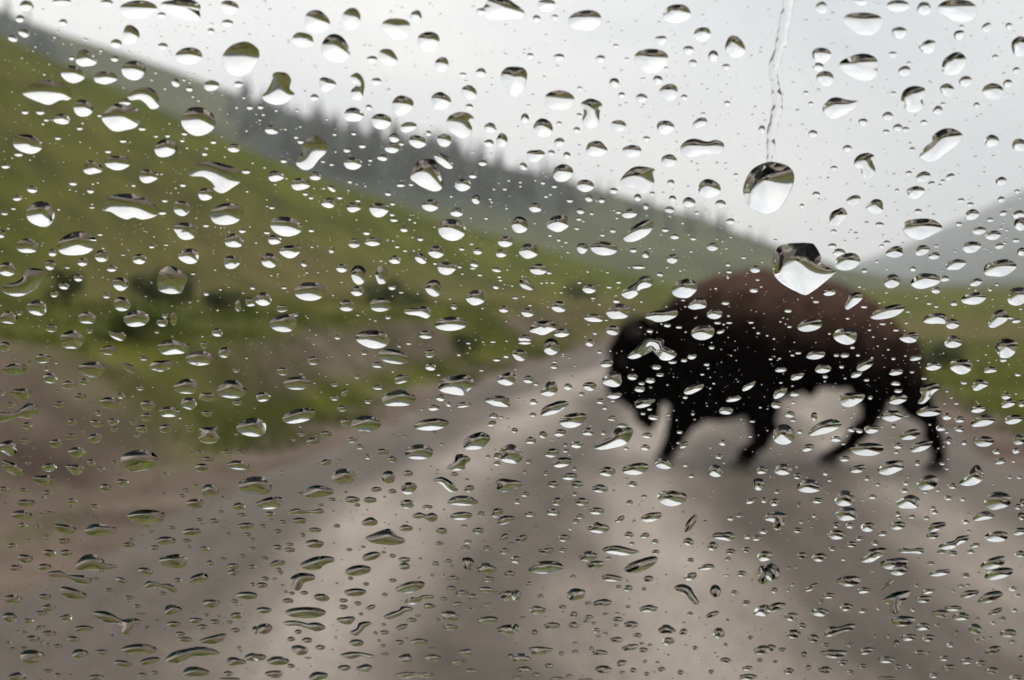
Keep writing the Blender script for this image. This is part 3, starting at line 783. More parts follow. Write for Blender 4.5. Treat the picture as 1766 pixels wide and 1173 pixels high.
# ------------------------------------------------------------------ rain on the windshield
# tile origin -> entries (x, y, w, h[, tilt]) in quarter pixels of the tile, 3.989 to a photo pixel
Z = 3.989
TILES = {
(0, 0): '''183 40 100 70;425 10 130 50;735 20 90 50;950 65 270 120;1260 60 280 140 -15;1580 50 130 90;1110 105 60 40;140 130 60 50;435 155 60 45;165 228 80 55 -15;90 265 70 45 -20;900 240 110 140;800 300 80 60;1120 320 70 50;1300 385 180 120;1565 160 80 50;1450 215 50 40;590 405 140 115;790 405 55 40;505 510 170 120 -12;725 535 145 100;920 485 170 130 -12;860 705 85 50;1210 570 70 50 -45;1305 612 50 35;1455 590 105 75;1640 580 65 40;575 745 140 115;425 820 115 75;835 810 255 195;1365 835 235 200;175 772 50 30;280 772 65 35;980 885 55 30;190 990 210 130 -15;400 950 45 25;1140 1020 160 120;1610 1020 85 60;130 1060 65 35;40 1143 65 35;810 1120 180 100;635 1155 130 95 -8;1720 740 45 30;850 970 50 25;1470 978 40 25;1410 1058 40 30;745 1042 45 25;550 883 45 25;1270 920 42 24;1155 935 36 22;495 400 40 30;1075 938 30 18;1255 968 32 20;685 795 30 20;320 825 38 22''',
(442, 0): '''415 150 175 160 -15;655 130 130 150;965 195 200 145 -10;1100 115 80 90;1185 285 150 140 -20;320 275 155 100 -5;545 335 200 190;905 395 140 110 -35;795 410 75 50;1275 445 100 100;485 580 115 95;400 670 60 45;825 560 70 50;1005 725 150 135 8;1270 695 130 125;1465 635 105 95;1545 500 75 60;1775 550 185 195;1690 65 260 170 -15;1545 80 60 50;670 790 140 95;860 835 140 105;1045 875 115 70 15;1610 880 85 70;1690 965 75 100;1600 985 70 50;775 740 45 40;1185 918 40 35;950 950 70 65;935 1020 100 70;1110 975 115 90;1293 965 100 90;105 895 95 60 -15;305 975 45 30;625 1033 50 35;730 1005 50 30;870 1085 75 45;665 1125 125 85;1290 1105 140 80 -42;1558 1122 60 40;190 1107 45 30;1465 735 55 40;30 737 42 28;540 925 28 20;672 920 34 24;1000 990 36 26;275 945 30 22;520 1132 32 20;460 1112 30 18;785 1103 28 20;1420 515 50 30''',
(884, 0): '''235 35 120 90;165 130 55 50;290 120 50 40;500 140 215 150 12;1130 95 190 130 10;1305 235 120 95 10;1020 275 80 60;1210 345 75 60;1530 325 135 155;1380 385 70 75;1240 435 60 50;1468 462 55 45;955 415 235 165;320 395 75 50;605 405 65 50;120 385 50 40;700 570 70 65;1000 550 65 60;1075 635 130 115;888 675 80 60;750 655 45 40;1180 670 45 40;320 690 215 135;85 815 55 70;210 880 135 125;730 865 105 80;1050 875 120 95;1290 845 105 65 20;1475 712 45 35;440 895 50 40;320 980 75 60 30;575 1025 145 110;820 1040 135 85;920 955 50 35;1075 1105 110 85;155 1070 130 80 8;267 1053 50 40;373 1070 50 50;75 1145 60 45 -40;1715 890 45 55;710 318 40 30;460 610 38 28;320 850 38 28;1310 785 34 24;458 795 40 34;785 408 30 24;1055 472 34 24;896 545 34 22''',
(1324, 0): '''370 55 80 90;640 10 110 50;895 40 160 80;1075 60 100 90;1310 70 280 150;660 160 265 160 -5;905 225 100 85;1100 320 120 85 30;1315 240 80 60 35;1505 190 80 55 45;1660 180 50 45;370 380 135 105;348 460 75 60;395 540 125 100;635 460 285 170;860 375 60 40;940 490 90 70 20;1280 440 185 140 38;1735 320 120 140;825 800 75 60;655 840 65 50;895 880 65 55;948 892 50 40;815 908 45 35;1235 620 105 85 15;1360 560 90 75 20;1550 630 150 115;1650 575 65 55 20;1170 760 70 60 25;1438 725 45 40;1073 843 50 35;1540 970 100 85 15;1735 1000 100 100 40;310 920 65 50;547 1022 60 50;995 1030 40 35;455 1158 50 35;262 640 36 30;295 715 40 30;205 762 32 24;865 645 40 32;1205 718 36 28;1565 395 45 38;1710 485 52 44 15;1335 188 40 34;970 437 34 26''',
(0, 294): '''1020 40 130 95;505 85 60 40;625 138 55 40;225 130 80 50;120 190 65 40;35 290 60 35;95 260 40 22;280 300 190 180 -15;1135 207 45 25;1120 290 60 30;1250 260 125 100 -25;1415 165 105 85;1695 8 60 30;1560 300 250 140 8;1280 415 165 120 -8;1418 378 45 25;1610 485 130 95;1668 415 50 30;10 435 55 60;530 505 270 165 8;190 520 160 100;363 565 60 55;700 590 100 80;850 577 40 20;1045 525 40 22;345 650 75 70;570 630 75 60;465 665 40 22;770 675 75 45;960 610 95 75;1300 590 150 100;1595 630 120 90;50 680 115 100;540 740 65 50;440 795 70 50;375 850 60 45;830 780 110 95;735 860 60 40;840 920 120 95 -10;255 945 140 105 -10;600 1015 125 85;940 1020 175 115 8;60 1015 125 85 -5;135 980 45 30;1118 1045 80 60;1195 1020 50 90;1135 998 45 35;355 1085 90 55;495 1165 165 130;810 1135 130 60 -15;1495 1115 75 60;618 1105 45 30;1640 930 50 80;1740 805 40 30;1420 845 40 35;1080 1110 40 20;1260 100 45 28;920 103 30 20;690 440 40 20;1145 510 40 16 10;260 790 70 18 25;1330 710 35 16;1308 904 28 18;1730 905 90 60 8;710 532 26 18;635 253 42 18''',
(442, 294): '''135 40 110 75;408 40 80 60;305 95 130 85;520 125 65 36 -32;497 225 95 70;670 255 100 65;845 270 135 100;575 188 40 22;1420 100 115 85;1490 38 55 35;995 100 60 30;907 160 45 30;1197 240 115 85;1380 288 90 65;1512 200 60 65;205 385 215 140 -15;125 478 95 65;235 555 150 90 8;90 620 115 100;75 428 45 22;380 412 42 25;675 500 90 65;803 490 110 65;760 430 50 30;1018 405 55 40;1130 472 42 28;948 340 55 30;1345 408 195 150;520 545 45 50;330 643 45 40;590 672 85 60;955 615 80 60;1130 605 95 65 -35;1240 560 115 85;1310 672 130 90;1525 555 65 50;1685 572 75 55;1715 490 110 75;1502 645 60 45;1655 683 70 32;705 718 110 130;862 720 85 130;695 830 90 70;370 832 195 145 10;50 885 115 95;935 805 55 35;1220 810 110 115;1512 875 135 105 10;1650 800 45 35;625 930 110 80;855 925 150 95;1362 935 50 45;1705 955 75 45;190 1050 190 125;1340 1055 220 100 5;805 1160 230 130;1168 1130 100 60;560 1148 45 30;180 950 90 50;1415 540 40 22;108 255 40 22;338 162 40 22;378 188 34 22;700 208 36 20;938 230 34 22;936 303 36 24;1065 97 32 22;1490 672 40 20;1400 663 32 20;1230 640 30 18;700 993 30 16;1540 718 34 20;1672 732 30 16;1680 755 32 16;192 806 44 20;998 838 36 16;270 990 48 28;820 1032 28 14;908 1010 40 28;645 78 32 22;1710 128 30 20;1582 330 26 18;1482 505 30 18;1025 552 30 18;970 525 32 18;1092 358 20 14''',
(884, 294): '''50 375 115 115;345 18 140 120;500 105 120 85;695 140 60 40;1088 85 50 45;1352 125 155 130;525 192 55 50;613 207 45 35;395 208 45 28;860 187 50 50;1100 195 50 45;1213 220 90 70;1430 230 75 55;157 257 90 65;468 280 55 40;917 248 40 45;1080 270 65 45;805 298 115 60 5;315 365 150 115 5;870 418 235 105 32;690 415 45 28;1050 410 50 28;1115 455 65 38;1243 470 42 22;1498 350 65 38;112 555 130 105;480 535 80 75;630 537 170 105 3;832 550 52 30;915 580 50 48;1100 608 85 65 20;1375 525 80 60;180 680 125 75;868 665 90 28;1015 715 48 28;1482 650 35 22;1490 698 40 20;1670 680 75 50;95 785 115 65 -32;253 703 38 24;530 815 105 60;1182 812 170 140 5;665 802 40 20;555 878 35 18;320 938 105 80 8;105 978 95 60;715 898 50 32;728 972 165 105 5;1660 823 60 38;1465 912 55 28;1275 920 130 75 8;1390 988 110 70 5;560 1015 130 60 -5;1028 998 225 80 8;210 1080 190 95 12;340 1118 115 60 5;690 1100 95 70;1310 1115 150 110;1065 1065 50 28;1145 1078 45 20;1410 1048 50 20;1490 1048 45 15;945 1105 45 25;1432 1108 60 26 20;568 1118 35 25;85 1155 100 50;270 1078 40 25;210 85 32 24;288 110 36 24;230 180 26 18;260 165 22 14;545 297 28 20;457 335 36 22;443 400 36 18;258 448 26 16;318 478 28 20;368 495 24 14;618 445 34 20;728 288 36 22;960 160 36 28;1535 32 32 26;1268 292 30 22;1590 600 36 18;1685 752 28 16;275 772 30 14;200 775 22 12;460 772 32 14;730 770 36 18;335 840 22 12;20 876 42 18;645 1030 26 12;1640 1046 38 16;1440 400 10 8;1690 1118 28 18;1173 893 28 14;120 928 26 14''',
(1324, 294): '''590 205 105 65 20;740 250 125 95;1070 45 100 75 20;1015 150 125 85 10;1255 45 65 45 25;1605 75 80 60 20;480 320 150 95 45;333 165 55 40;235 243 32 28;770 375 60 40;453 420 45 30;1035 282 50 38;1405 305 100 75 12;1605 200 52 40 20;1330 207 48 32;1395 235 50 32;1620 295 55 38 15;1530 340 48 32;1315 370 48 30;1725 305 90 60 15;1735 370 85 95;1455 415 95 55 8;1550 447 110 65 8;1400 527 130 80 8;1595 520 65 40 10;1708 482 50 28;1745 560 60 60;443 520 60 38;490 565 90 55;548 628 190 110 12;820 497 45 32;783 520 36 24;875 562 125 75 15;1062 550 105 70 22;1145 588 82 50 10;1293 648 135 75 15;1595 672 220 120 12;998 678 45 35;665 690 42 30;855 762 120 90 30;1083 760 205 105 12;1218 745 65 42;1432 770 90 50 20;1157 825 65 45;425 840 85 48 10;332 902 45 24;663 938 48 20;140 965 52 28;825 975 240 85 17;1418 882 175 80 13;1725 865 170 120 10;1280 915 50 35;1268 1055 105 70 3;1585 1020 160 95 38;1710 1035 65 32 10;290 1065 175 85 14;535 1140 165 115;790 1055 45 20;1530 822 30 18;975 1150 135 70;1275 1180 120 85;1640 1220 170 125 10;550 1018 28 16;150 1075 32 18;882 1098 42 20;700 1098 26 14;965 972 28 14;1110 915 36 20;1160 937 32 16;630 800 22 16;750 627 28 18;1125 92 50 36 15;1205 75 34 26;970 20 46 34;1715 145 38 30;1185 102 26 20;890 138 30 26;680 360 30 22;605 432 30 22;52 480 28 18;1605 398 30 20;1645 410 26 18;1160 520 34 20;1628 500 28 18;1575 785 26 20;953 1050 26 14;1670 1015 40 18''',
(0, 588): '''35 40 70 70;105 195 165 80 5;298 122 105 65;208 150 45 30;323 190 50 32;345 257 100 75;478 303 100 60;580 280 70 45;637 195 185 110;750 65 125 65;890 185 110 50 -25;1110 170 160 80 5;990 120 70 28;1190 45 205 110;1375 120 195 100;1405 30 60 45;1545 80 85 75 10;1285 315 175 105;1595 335 195 130;1430 385 130 60;1300 430 115 80 -10;1635 425 75 35;1625 200 60 32;150 365 140 80;20 360 40 28;75 440 65 40;415 437 90 48;553 382 80 45;755 425 140 80 -5;832 377 62 40;965 325 60 30;683 497 58 38;1020 442 115 65;1163 488 145 75;1015 523 90 55;190 582 72 50;503 560 75 45;665 568 90 50 -15;780 557 80 48;920 558 50 35;790 610 52 32;982 605 90 52;1142 603 98 55;1425 500 80 40;1305 585 55 30;490 658 95 40;655 670 95 65 8;945 650 45 25;1735 595 205 130;55 735 140 95 -25;172 690 68 38;390 705 95 60;530 767 120 75;85 875 170 75 -28;340 870 105 60;518 882 120 72 -8;628 838 60 45 -20;695 880 50 30;790 840 48 32;197 838 50 28;300 958 145 75 -5;1390 872 92 62;1375 770 60 35;1430 817 80 42;1560 767 80 35;1658 768 70 32;1640 855 165 62 -5;1445 1028 120 80 -8;1280 1030 55 32;1255 1068 50 28;1140 920 45 28;842 975 88 50;728 1010 80 55;30 1022 70 42;165 1028 70 35;330 1047 68 45;180 1115 120 55;495 1103 75 40;650 1140 72 35;1343 1120 125 70;1645 1140 95 55;1758 998 240 130;825 927 36 18;1535 1080 36 24;400 1000 32 18;1628 640 34 16;1240 530 26 14;388 150 30 16;1355 162 28 14;1130 1050 36 20;1343 993 50 18;297 1083 40 24;1400 1063 36 18;490 1140 36 22;45 1115 40 22;1320 775 28 16;1310 620 44 20''',
(442, 588): '''943 108 215 100 -12;395 135 92 60;1200 85 92 52 14;835 165 80 42;745 80 55 32 15;1655 130 55 22;1720 105 40 26;185 210 95 55;285 290 195 95;47 385 100 70;1000 262 110 62 12;838 320 80 32;980 397 240 110 5;1725 262 135 88 10;612 355 60 40 38;1668 415 170 75 -5;1270 390 75 48;1220 460 80 42;1325 437 42 32;1425 440 105 38 8;770 415 52 35;540 392 62 38;593 465 75 42;295 515 240 95 14;755 570 205 110;610 560 65 55 -10;1205 575 240 82 5;1633 515 65 36;1620 568 65 36 22;315 640 65 30;480 642 80 42;390 692 95 52;660 682 65 38;715 728 60 36;868 765 88 48;935 815 70 42;768 797 48 36;1120 765 195 105;1515 690 195 110 20;1752 780 160 135;1660 790 55 42 25;1657 843 50 32;480 838 75 52 20;600 935 170 110;910 938 95 90;1045 912 68 44;1362 917 58 30;1465 1015 75 46 20;1728 990 190 85;425 1038 200 85 6;1050 1012 112 82;825 1022 78 38 8;937 1035 60 34;95 1115 195 80 8;660 1092 105 48;783 1095 90 45;1420 1100 225 65;1040 1122 100 62;1178 1143 72 30;522 1092 50 28;695 1130 45 26;305 1050 40 24;540 300 60 26;695 245 46 30;1255 232 28 16;1550 202 36 16;1395 95 30 20;985 35 36 18;1050 18 40 16;1460 15 36 16;1630 5 42 16;640 95 24 14;1140 470 30 14;305 588 30 14;745 624 36 14;1222 630 34 20;1685 525 36 18;1595 795 32 24;1450 955 32 20;615 1040 28 16;568 820 36 16;260 680 40 20;1200 180 75 50;310 222 36 20;445 1130 40 22;1020 655 36 14;1275 710 34 14''',
(884, 588): '''85 12 95 26;50 97 110 78 -14;268 40 115 115;530 15 60 50;648 155 95 52 10;287 175 55 36;290 143 36 16;690 265 135 108 15;825 247 72 45;1015 232 55 28;990 180 65 36;948 272 68 40;888 292 45 24;875 332 75 42;110 265 78 55;380 315 65 45;530 312 95 62;700 375 100 50 5;1245 330 148 56 22;905 425 145 62 10;1625 310 110 42 35;1520 398 110 40 12;1468 480 105 52;970 525 75 40;143 420 65 38;605 415 60 38;285 462 195 80 22;415 545 190 98 12;685 532 65 36;635 462 38 24;1100 145 60 26;1180 133 45 26;1235 108 65 36 15;1335 162 42 22;325 632 90 50 8;520 625 85 55;755 582 75 30;125 685 75 48;210 645 60 50;440 715 85 48;270 770 105 62 8;925 650 72 40;912 733 65 44;1180 715 70 40 32;1150 627 42 24;340 835 130 70 10;847 880 185 82 8;1040 845 125 75;650 898 115 68;390 932 105 52;1395 895 110 80;280 985 80 45;445 985 85 50;602 1015 105 60;825 985 65 42;1715 890 82 54 10;1695 985 90 85;1095 1080 205 110;310 1105 85 55;475 1105 100 55;85 1055 60 34;578 1170 105 50;1730 1095 50 38;1640 1100 85 32 22;15 615 45 36;163 297 40 24;475 365 44 28;943 470 36 18;898 500 36 20;1240 502 28 20;1650 553 40 18;1073 508 28 18;625 633 42 30;780 740 40 24;1140 700 30 18;365 755 44 26;430 880 42 26;1230 930 46 26;1445 700 55 42;1420 795 55 34;1188 388 36 22;1635 657 32 16;110 830 46 28;230 910 46 30;85 900 34 22;805 1110 50 30;430 1053 44 28;905 1068 44 20;690 412 34 16;1305 230 30 16;1370 45 40 26;600 75 40 26;1190 855 40 24;1530 1 10 10;35 1105 50 36;140 508 50 30;365 715 32 26''',
(1324, 588): '''330 97 132 60 9;380 192 115 62 6;203 243 95 50 22;90 198 82 36 5;670 165 130 66 30;610 230 85 42 22;1018 117 84 40 13;882 215 98 46 8;1140 175 110 60 8;1330 175 160 105;1530 200 90 46 8;1620 132 50 28;1458 302 122 66 16;575 400 178 98 11;895 402 128 68 14;880 292 68 32;897 343 60 30;1110 485 170 72 2;855 515 140 82;85 355 110 65 40;185 365 70 36;60 440 75 50;150 505 75 45;1655 430 108 58 20;1640 380 70 45 10;1448 470 105 50 10;1480 550 165 80 13;1690 540 130 62 8;1232 520 72 48;1320 540 72 45;1190 600 70 42;1318 605 68 42;395 595 235 88 19;110 645 155 140;275 735 90 50 18;575 608 62 38;715 608 105 60 5;630 618 50 34;470 675 75 42;980 645 145 68 13;685 745 230 92 5;895 720 72 44;528 810 75 40;1055 725 162 66 20;1485 690 140 75;1725 680 85 70;1245 685 42 55;1350 700 45 34;1575 762 60 36;1710 755 55 40 22;1600 828 80 40 14;850 870 195 90 17;620 880 120 52 12;105 885 120 80;205 930 60 42;682 945 48 32;285 1000 170 95;1100 975 150 100 18;1270 998 65 40;950 980 42 30;940 1030 55 32;970 1110 165 92 6;530 1085 140 110;340 1098 85 40;720 1072 60 32;1580 1100 180 130;545 1190 165 95;50 1110 72 50 18;65 1035 52 28 10;397 912 40 30;1720 1140 50 40;1135 1150 45 28;755 988 36 24;865 122 30 20;583 45 34 22;472 98 38 24;530 98 60 36 8;620 98 30 20;1720 232 42 24;1350 287 46 26;1075 257 44 20;1298 428 36 22;1262 388 28 20;680 268 42 22;395 245 38 26;508 178 34 24;992 213 34 18;220 625 40 30;520 706 36 20;865 585 42 28;705 388 34 32;1665 937 36 22;1730 938 40 22;1232 877 34 20;1200 843 38 24;885 765 36 24;425 957 34 24;1240 1080 58 34;1340 1090 40 26;215 1125 36 30;1085 1040 34 18;1170 1028 34 18;1750 1110 36 50;1745 430 50 50;320 520 45 60;1232 627 36 20;210 83 44 18;170 98 30 16;20 125 28 16;90 287 26 14;330 10 10 8;1030 840 44 40;175 425 34 18;175 545 46 24;540 1170 20 10;1690 828 26 18''',
(0, 879): '''152 38 150 65 -3;158 110 65 38;1010 48 260 100;450 132 170 58 -8;690 140 220 85;440 218 85 45;88 250 72 40;342 300 90 52 -8;458 298 85 48;175 338 110 60 -8;108 402 88 48;308 395 95 48;1000 425 110 52 -10;1200 355 195 100;1365 475 150 66 13;1605 390 85 45;1605 435 75 50;835 487 82 40 -18;500 575 188 75 -13;88 615 125 62 -5;308 600 90 42;1448 370 62 42;1223 487 58 36;890 605 68 30;1118 577 55 28;1700 590 165 50;1453 645 120 60;1630 730 90 48;1185 690 125 72 5;335 675 95 50;70 742 100 72 -8;458 745 90 52;285 712 80 36;197 765 70 35;575 818 130 45;340 852 105 42;228 888 95 48;505 892 85 46 -10;1195 788 92 45;1345 762 95 42;1480 772 75 36;1393 808 75 40;1240 855 65 34;1275 892 100 36;1470 890 190 58 13;960 960 230 80;220 1010 165 95;550 990 110 65;700 980 85 40;1030 1040 145 48 14;850 1058 140 42 -8;400 940 70 32;168 955 60 30;1620 1045 125 62;1735 1015 110 55;1345 1115 180 70;120 1150 130 60;665 1155 105 45;330 1112 60 34;980 1138 65 34;1065 1122 55 28;1570 1128 65 38;1370 70 55 26;1475 80 72 40;1692 115 112 52;1665 40 65 34;1320 152 130 52 7;1140 215 140 62;885 243 85 40;1065 262 62 38;1408 270 68 38;1703 172 60 30;905 208 48 26;1183 125 52 26;1285 215 70 28;1740 272 60 32;1535 340 56 26;1735 395 60 34;1668 318 48 26;750 553 55 28;1615 630 55 30;945 665 55 28;970 717 75 18;1620 830 65 34;1520 15 46 22;345 22 60 26;290 30 44 22;645 58 48 24;460 72 40 16;265 120 42 28;320 182 46 22;200 208 38 18;1045 155 42 20;1010 118 44 20;1570 165 36 18;1740 205 36 24;1305 258 40 26;1580 775 46 24;1505 735 34 16;1420 725 40 22;1015 810 44 26;1075 762 34 18;785 822 40 22;775 865 36 18;660 475 50 22;695 420 46 24;1645 948 36 20;1740 515 40 30;290 915 40 20;330 928 40 22;60 915 38 20;90 955 48 20;1755 830 40 60;1580 1168 150 30;400 1140 46 34;485 1138 30 20;125 838 40 18;170 845 46 18;280 810 70 30 12;250 830 24 12''',
(442, 879): '''95 32 65 42;180 86 48 30;298 78 95 50;405 140 90 36;50 118 55 36;148 150 60 32;780 85 108 62 6;1030 127 95 48;1410 42 155 56 4;1278 148 78 50;1528 145 82 45;1548 28 52 36;1655 20 95 62 25;1715 70 130 56 13;402 235 125 62;145 260 65 40;228 278 80 36;145 370 115 44 11;60 335 55 26;790 320 132 58 13;700 418 185 72 8;1020 345 85 40;1020 390 78 50;1060 532 205 76 13;1455 370 80 95;1585 405 145 70 -5;1455 220 55 30;1440 262 62 32;1260 232 58 30;1590 265 60 32;1710 285 80 40;1705 190 70 42 38;1235 372 52 34;1322 355 55 32;1355 472 85 38;1595 478 80 38;1745 440 75 42;38 520 80 42;680 568 155 56;450 605 115 52;220 627 78 36;330 572 58 28;600 625 62 30;600 670 62 34;698 645 55 30;788 672 70 32 18;1340 542 70 38;1415 575 90 46;1490 600 65 42;1582 550 110 40;1735 590 120 75 5;52 692 105 48;340 708 285 78;55 820 115 75 10;620 760 125 56 3;1190 665 82 42;1385 650 70 32 5;1290 615 55 30;1335 730 130 66 -10;1250 760 38 28;1335 810 105 42;1590 760 145 55 5;1725 825 130 70 5;1000 808 92 38 17;1070 760 70 34;880 845 65 32;290 840 52 32;240 890 58 34;350 898 75 38;300 965 120 65;440 948 70 36;690 915 105 48;985 912 65 34;1120 908 120 46;20 1015 100 48;150 1040 155 62;1030 1022 105 62;1215 1018 115 48;1445 980 98 44 6;125 1130 130 50;425 1145 135 60 5;605 1088 95 42;745 1090 115 52 4;1390 1048 105 30 8;1480 1108 75 28;555 112 48 26;320 175 42 30;230 240 60 24;155 413 44 28;168 435 38 24;60 475 60 30;640 275 44 22;735 256 36 16;938 318 48 28;875 293 34 18;648 473 42 26;755 512 46 26;938 487 56 28;885 585 46 24;820 850 32 28;875 790 36 20;845 900 30 18;870 935 44 22;1210 958 66 20;885 995 60 20;1430 110 46 18;1130 336 30 18;1350 390 32 22;1210 452 30 24;1290 450 28 20;1475 690 46 32;1595 652 70 24;1645 570 34 18;240 1075 55 30;720 718 36 22;245 575 44 24;205 565 30 20;1110 730 46 18;1030 885 30 16;180 518 30 16;125 475 36 12;100 72 30 18;1750 1010 40 40;355 1020 50 14;1350 815 10 10;1755 235 46 24''',
(884, 879): '''120 32 80 34;280 18 95 48;465 45 60 34;435 80 52 30;955 50 148 62 9;1225 95 140 52 55;740 65 75 34 32;800 172 70 42;910 178 66 38 10;980 218 52 32;60 200 88 58 18;355 195 85 50;232 285 105 46 4;345 278 55 30;520 320 130 66 3;570 378 120 56 7;885 380 225 92 19;230 395 240 86 4;25 345 80 50;935 475 75 42 5;435 582 130 86 8;795 540 70 42 5;620 640 135 50 5;170 690 125 55;935 680 130 50 3;25 590 70 80;1210 220 82 52 -10;1375 250 78 60 8;1500 288 70 42;1610 275 62 40;1615 188 52 30;1680 195 70 36 8;1725 150 65 36;1735 320 110 72 11;1335 395 115 40 9;1225 460 92 52 22;1730 450 110 120;1575 440 70 42;1395 560 75 90;1525 570 48 34;1605 640 65 34;1720 695 120 76 12;1375 720 98 38 17;420 720 58 42;525 740 62 34;420 795 75 46;270 800 112 54;725 755 72 38;815 790 100 48;1060 825 118 65;1070 905 90 55 5;1420 850 85 75;715 895 90 42;860 865 62 36;1175 840 62 44 14;575 830 55 34;190 968 165 58;60 1020 135 58 -5;600 985 110 45;808 948 112 46 14;900 965 65 36;1715 965 118 62 10;345 670 52 28;190 595 50 30;110 508 42 26;625 1098 110 58;750 1055 74 42 15;80 1100 105 44;250 1075 65 36;1465 1035 80 36;1615 1090 75 34;1620 1150 120 45;310 1165 110 30;25 815 45 60;335 990 40 30;1025 1098 58 32;165 1135 60 30;505 770 44 24;560 780 40 20;635 852 46 24;590 872 36 18;710 795 36 22;640 718 44 18;720 713 36 20;540 955 46 30;430 975 50 26;430 915 40 18;905 545 36 26;820 232 40 24;660 332 44 22;415 460 46 26;1225 348 46 34;1480 338 48 26;1470 452 44 14;985 290 56 30;400 132 30 20;1325 80 28 18;1255 950 40 28;1635 880 40 26;830 1105 50 34;1155 1120 46 34;995 1050 36 18;910 1045 36 22;755 1120 44 24;925 1130 40 30;390 1145 50 26;1220 715 46 26;70 745 46 22;150 845 44 40;520 645 50 24;795 668 38 22;1500 60 55 30;1560 38 55 28;1478 760 30 22;160 120 36 20;30 1155 60 24;1365 1115 40 30;1700 1035 46 26;730 530 44 24;890 920 36 18;945 930 36 18;1465 930 40 28;480 1140 10 10;500 1170 110 20''',
(1324, 879): '''205 140 75 36;475 172 125 66;690 120 102 66 10;895 110 110 56 9;1160 115 135 56 20;1135 178 88 46 6;1485 45 148 58 11;1745 45 50 55;1575 185 165 76 5;1730 150 100 52 9;790 165 72 34 4;565 110 58 40;575 238 80 40;630 198 60 28 12;445 268 52 32;235 315 68 46;355 328 100 62;870 370 185 82 8;905 415 132 72 13;1555 365 182 74 17;1590 440 200 76 13;1735 305 75 46 9;30 430 110 120;560 490 175 70 3;1185 435 148 42 11;660 555 98 44 4;300 535 105 36 28;420 592 90 38;55 670 135 62 14;160 735 95 62;360 705 120 58;540 670 90 54 10;930 765 170 70 5;1070 615 110 50 3;1105 562 86 36 9;1385 578 128 50 12;1530 600 185 66 20;1190 715 115 56 -5;1275 678 115 42;1330 735 115 58;1565 700 105 36 24;1070 805 96 56 8;1425 820 105 66;1655 850 115 56 7;175 855 110 62;235 798 65 38;315 885 85 58;650 695 72 32;970 878 105 48 6;1105 882 86 48 9;1550 965 115 52 18;680 970 115 44 11;400 930 55 30;885 920 42 48;1260 930 60 34;20 950 80 50;100 962 60 28;250 995 42 40;815 1032 120 46;1045 985 70 36;1215 1022 80 36 5;1370 1040 92 44 6;1465 1055 75 38;1245 1085 92 40 6;1545 1105 90 46;515 1050 75 38 5;395 1102 100 48;145 1110 75 44;890 1080 52 36;650 1075 60 30;1705 1155 85 40;1145 1140 80 34 5;820 1160 130 30;570 1118 52 30;1120 368 56 26;1360 452 62 32;1195 290 70 26;1270 298 70 36;1395 290 55 30;1425 245 70 30 8;895 30 44 36;905 55 30 20;990 48 60 26;1090 58 46 28;1145 18 52 32;1360 85 50 32;1380 148 36 20;318 42 36 26;470 105 50 40 20;230 85 38 20;740 230 56 36;515 268 26 14;520 342 40 20;365 630 46 26;1695 692 50 26;1615 750 52 26;1550 780 40 22;1445 750 34 22;1295 845 38 30;1170 795 42 22;1685 545 52 32 10;1330 525 48 22;1375 518 34 18;1275 560 30 18;1025 520 34 22;1680 908 50 24;1440 900 34 18;740 870 34 24;830 870 34 24;565 930 60 26;820 520 110 30 38;1000 690 36 22;1110 990 40 24;280 1085 40 36;50 1045 40 22;45 555 46 40;1740 1020 30 40;170 515 34 22;140 555 24 20;1720 590 40 24;1480 885 30 16;1530 880 36 16;980 1075 46 30;760 680 28 20;145 400 24 22;195 395 24 18'''
}
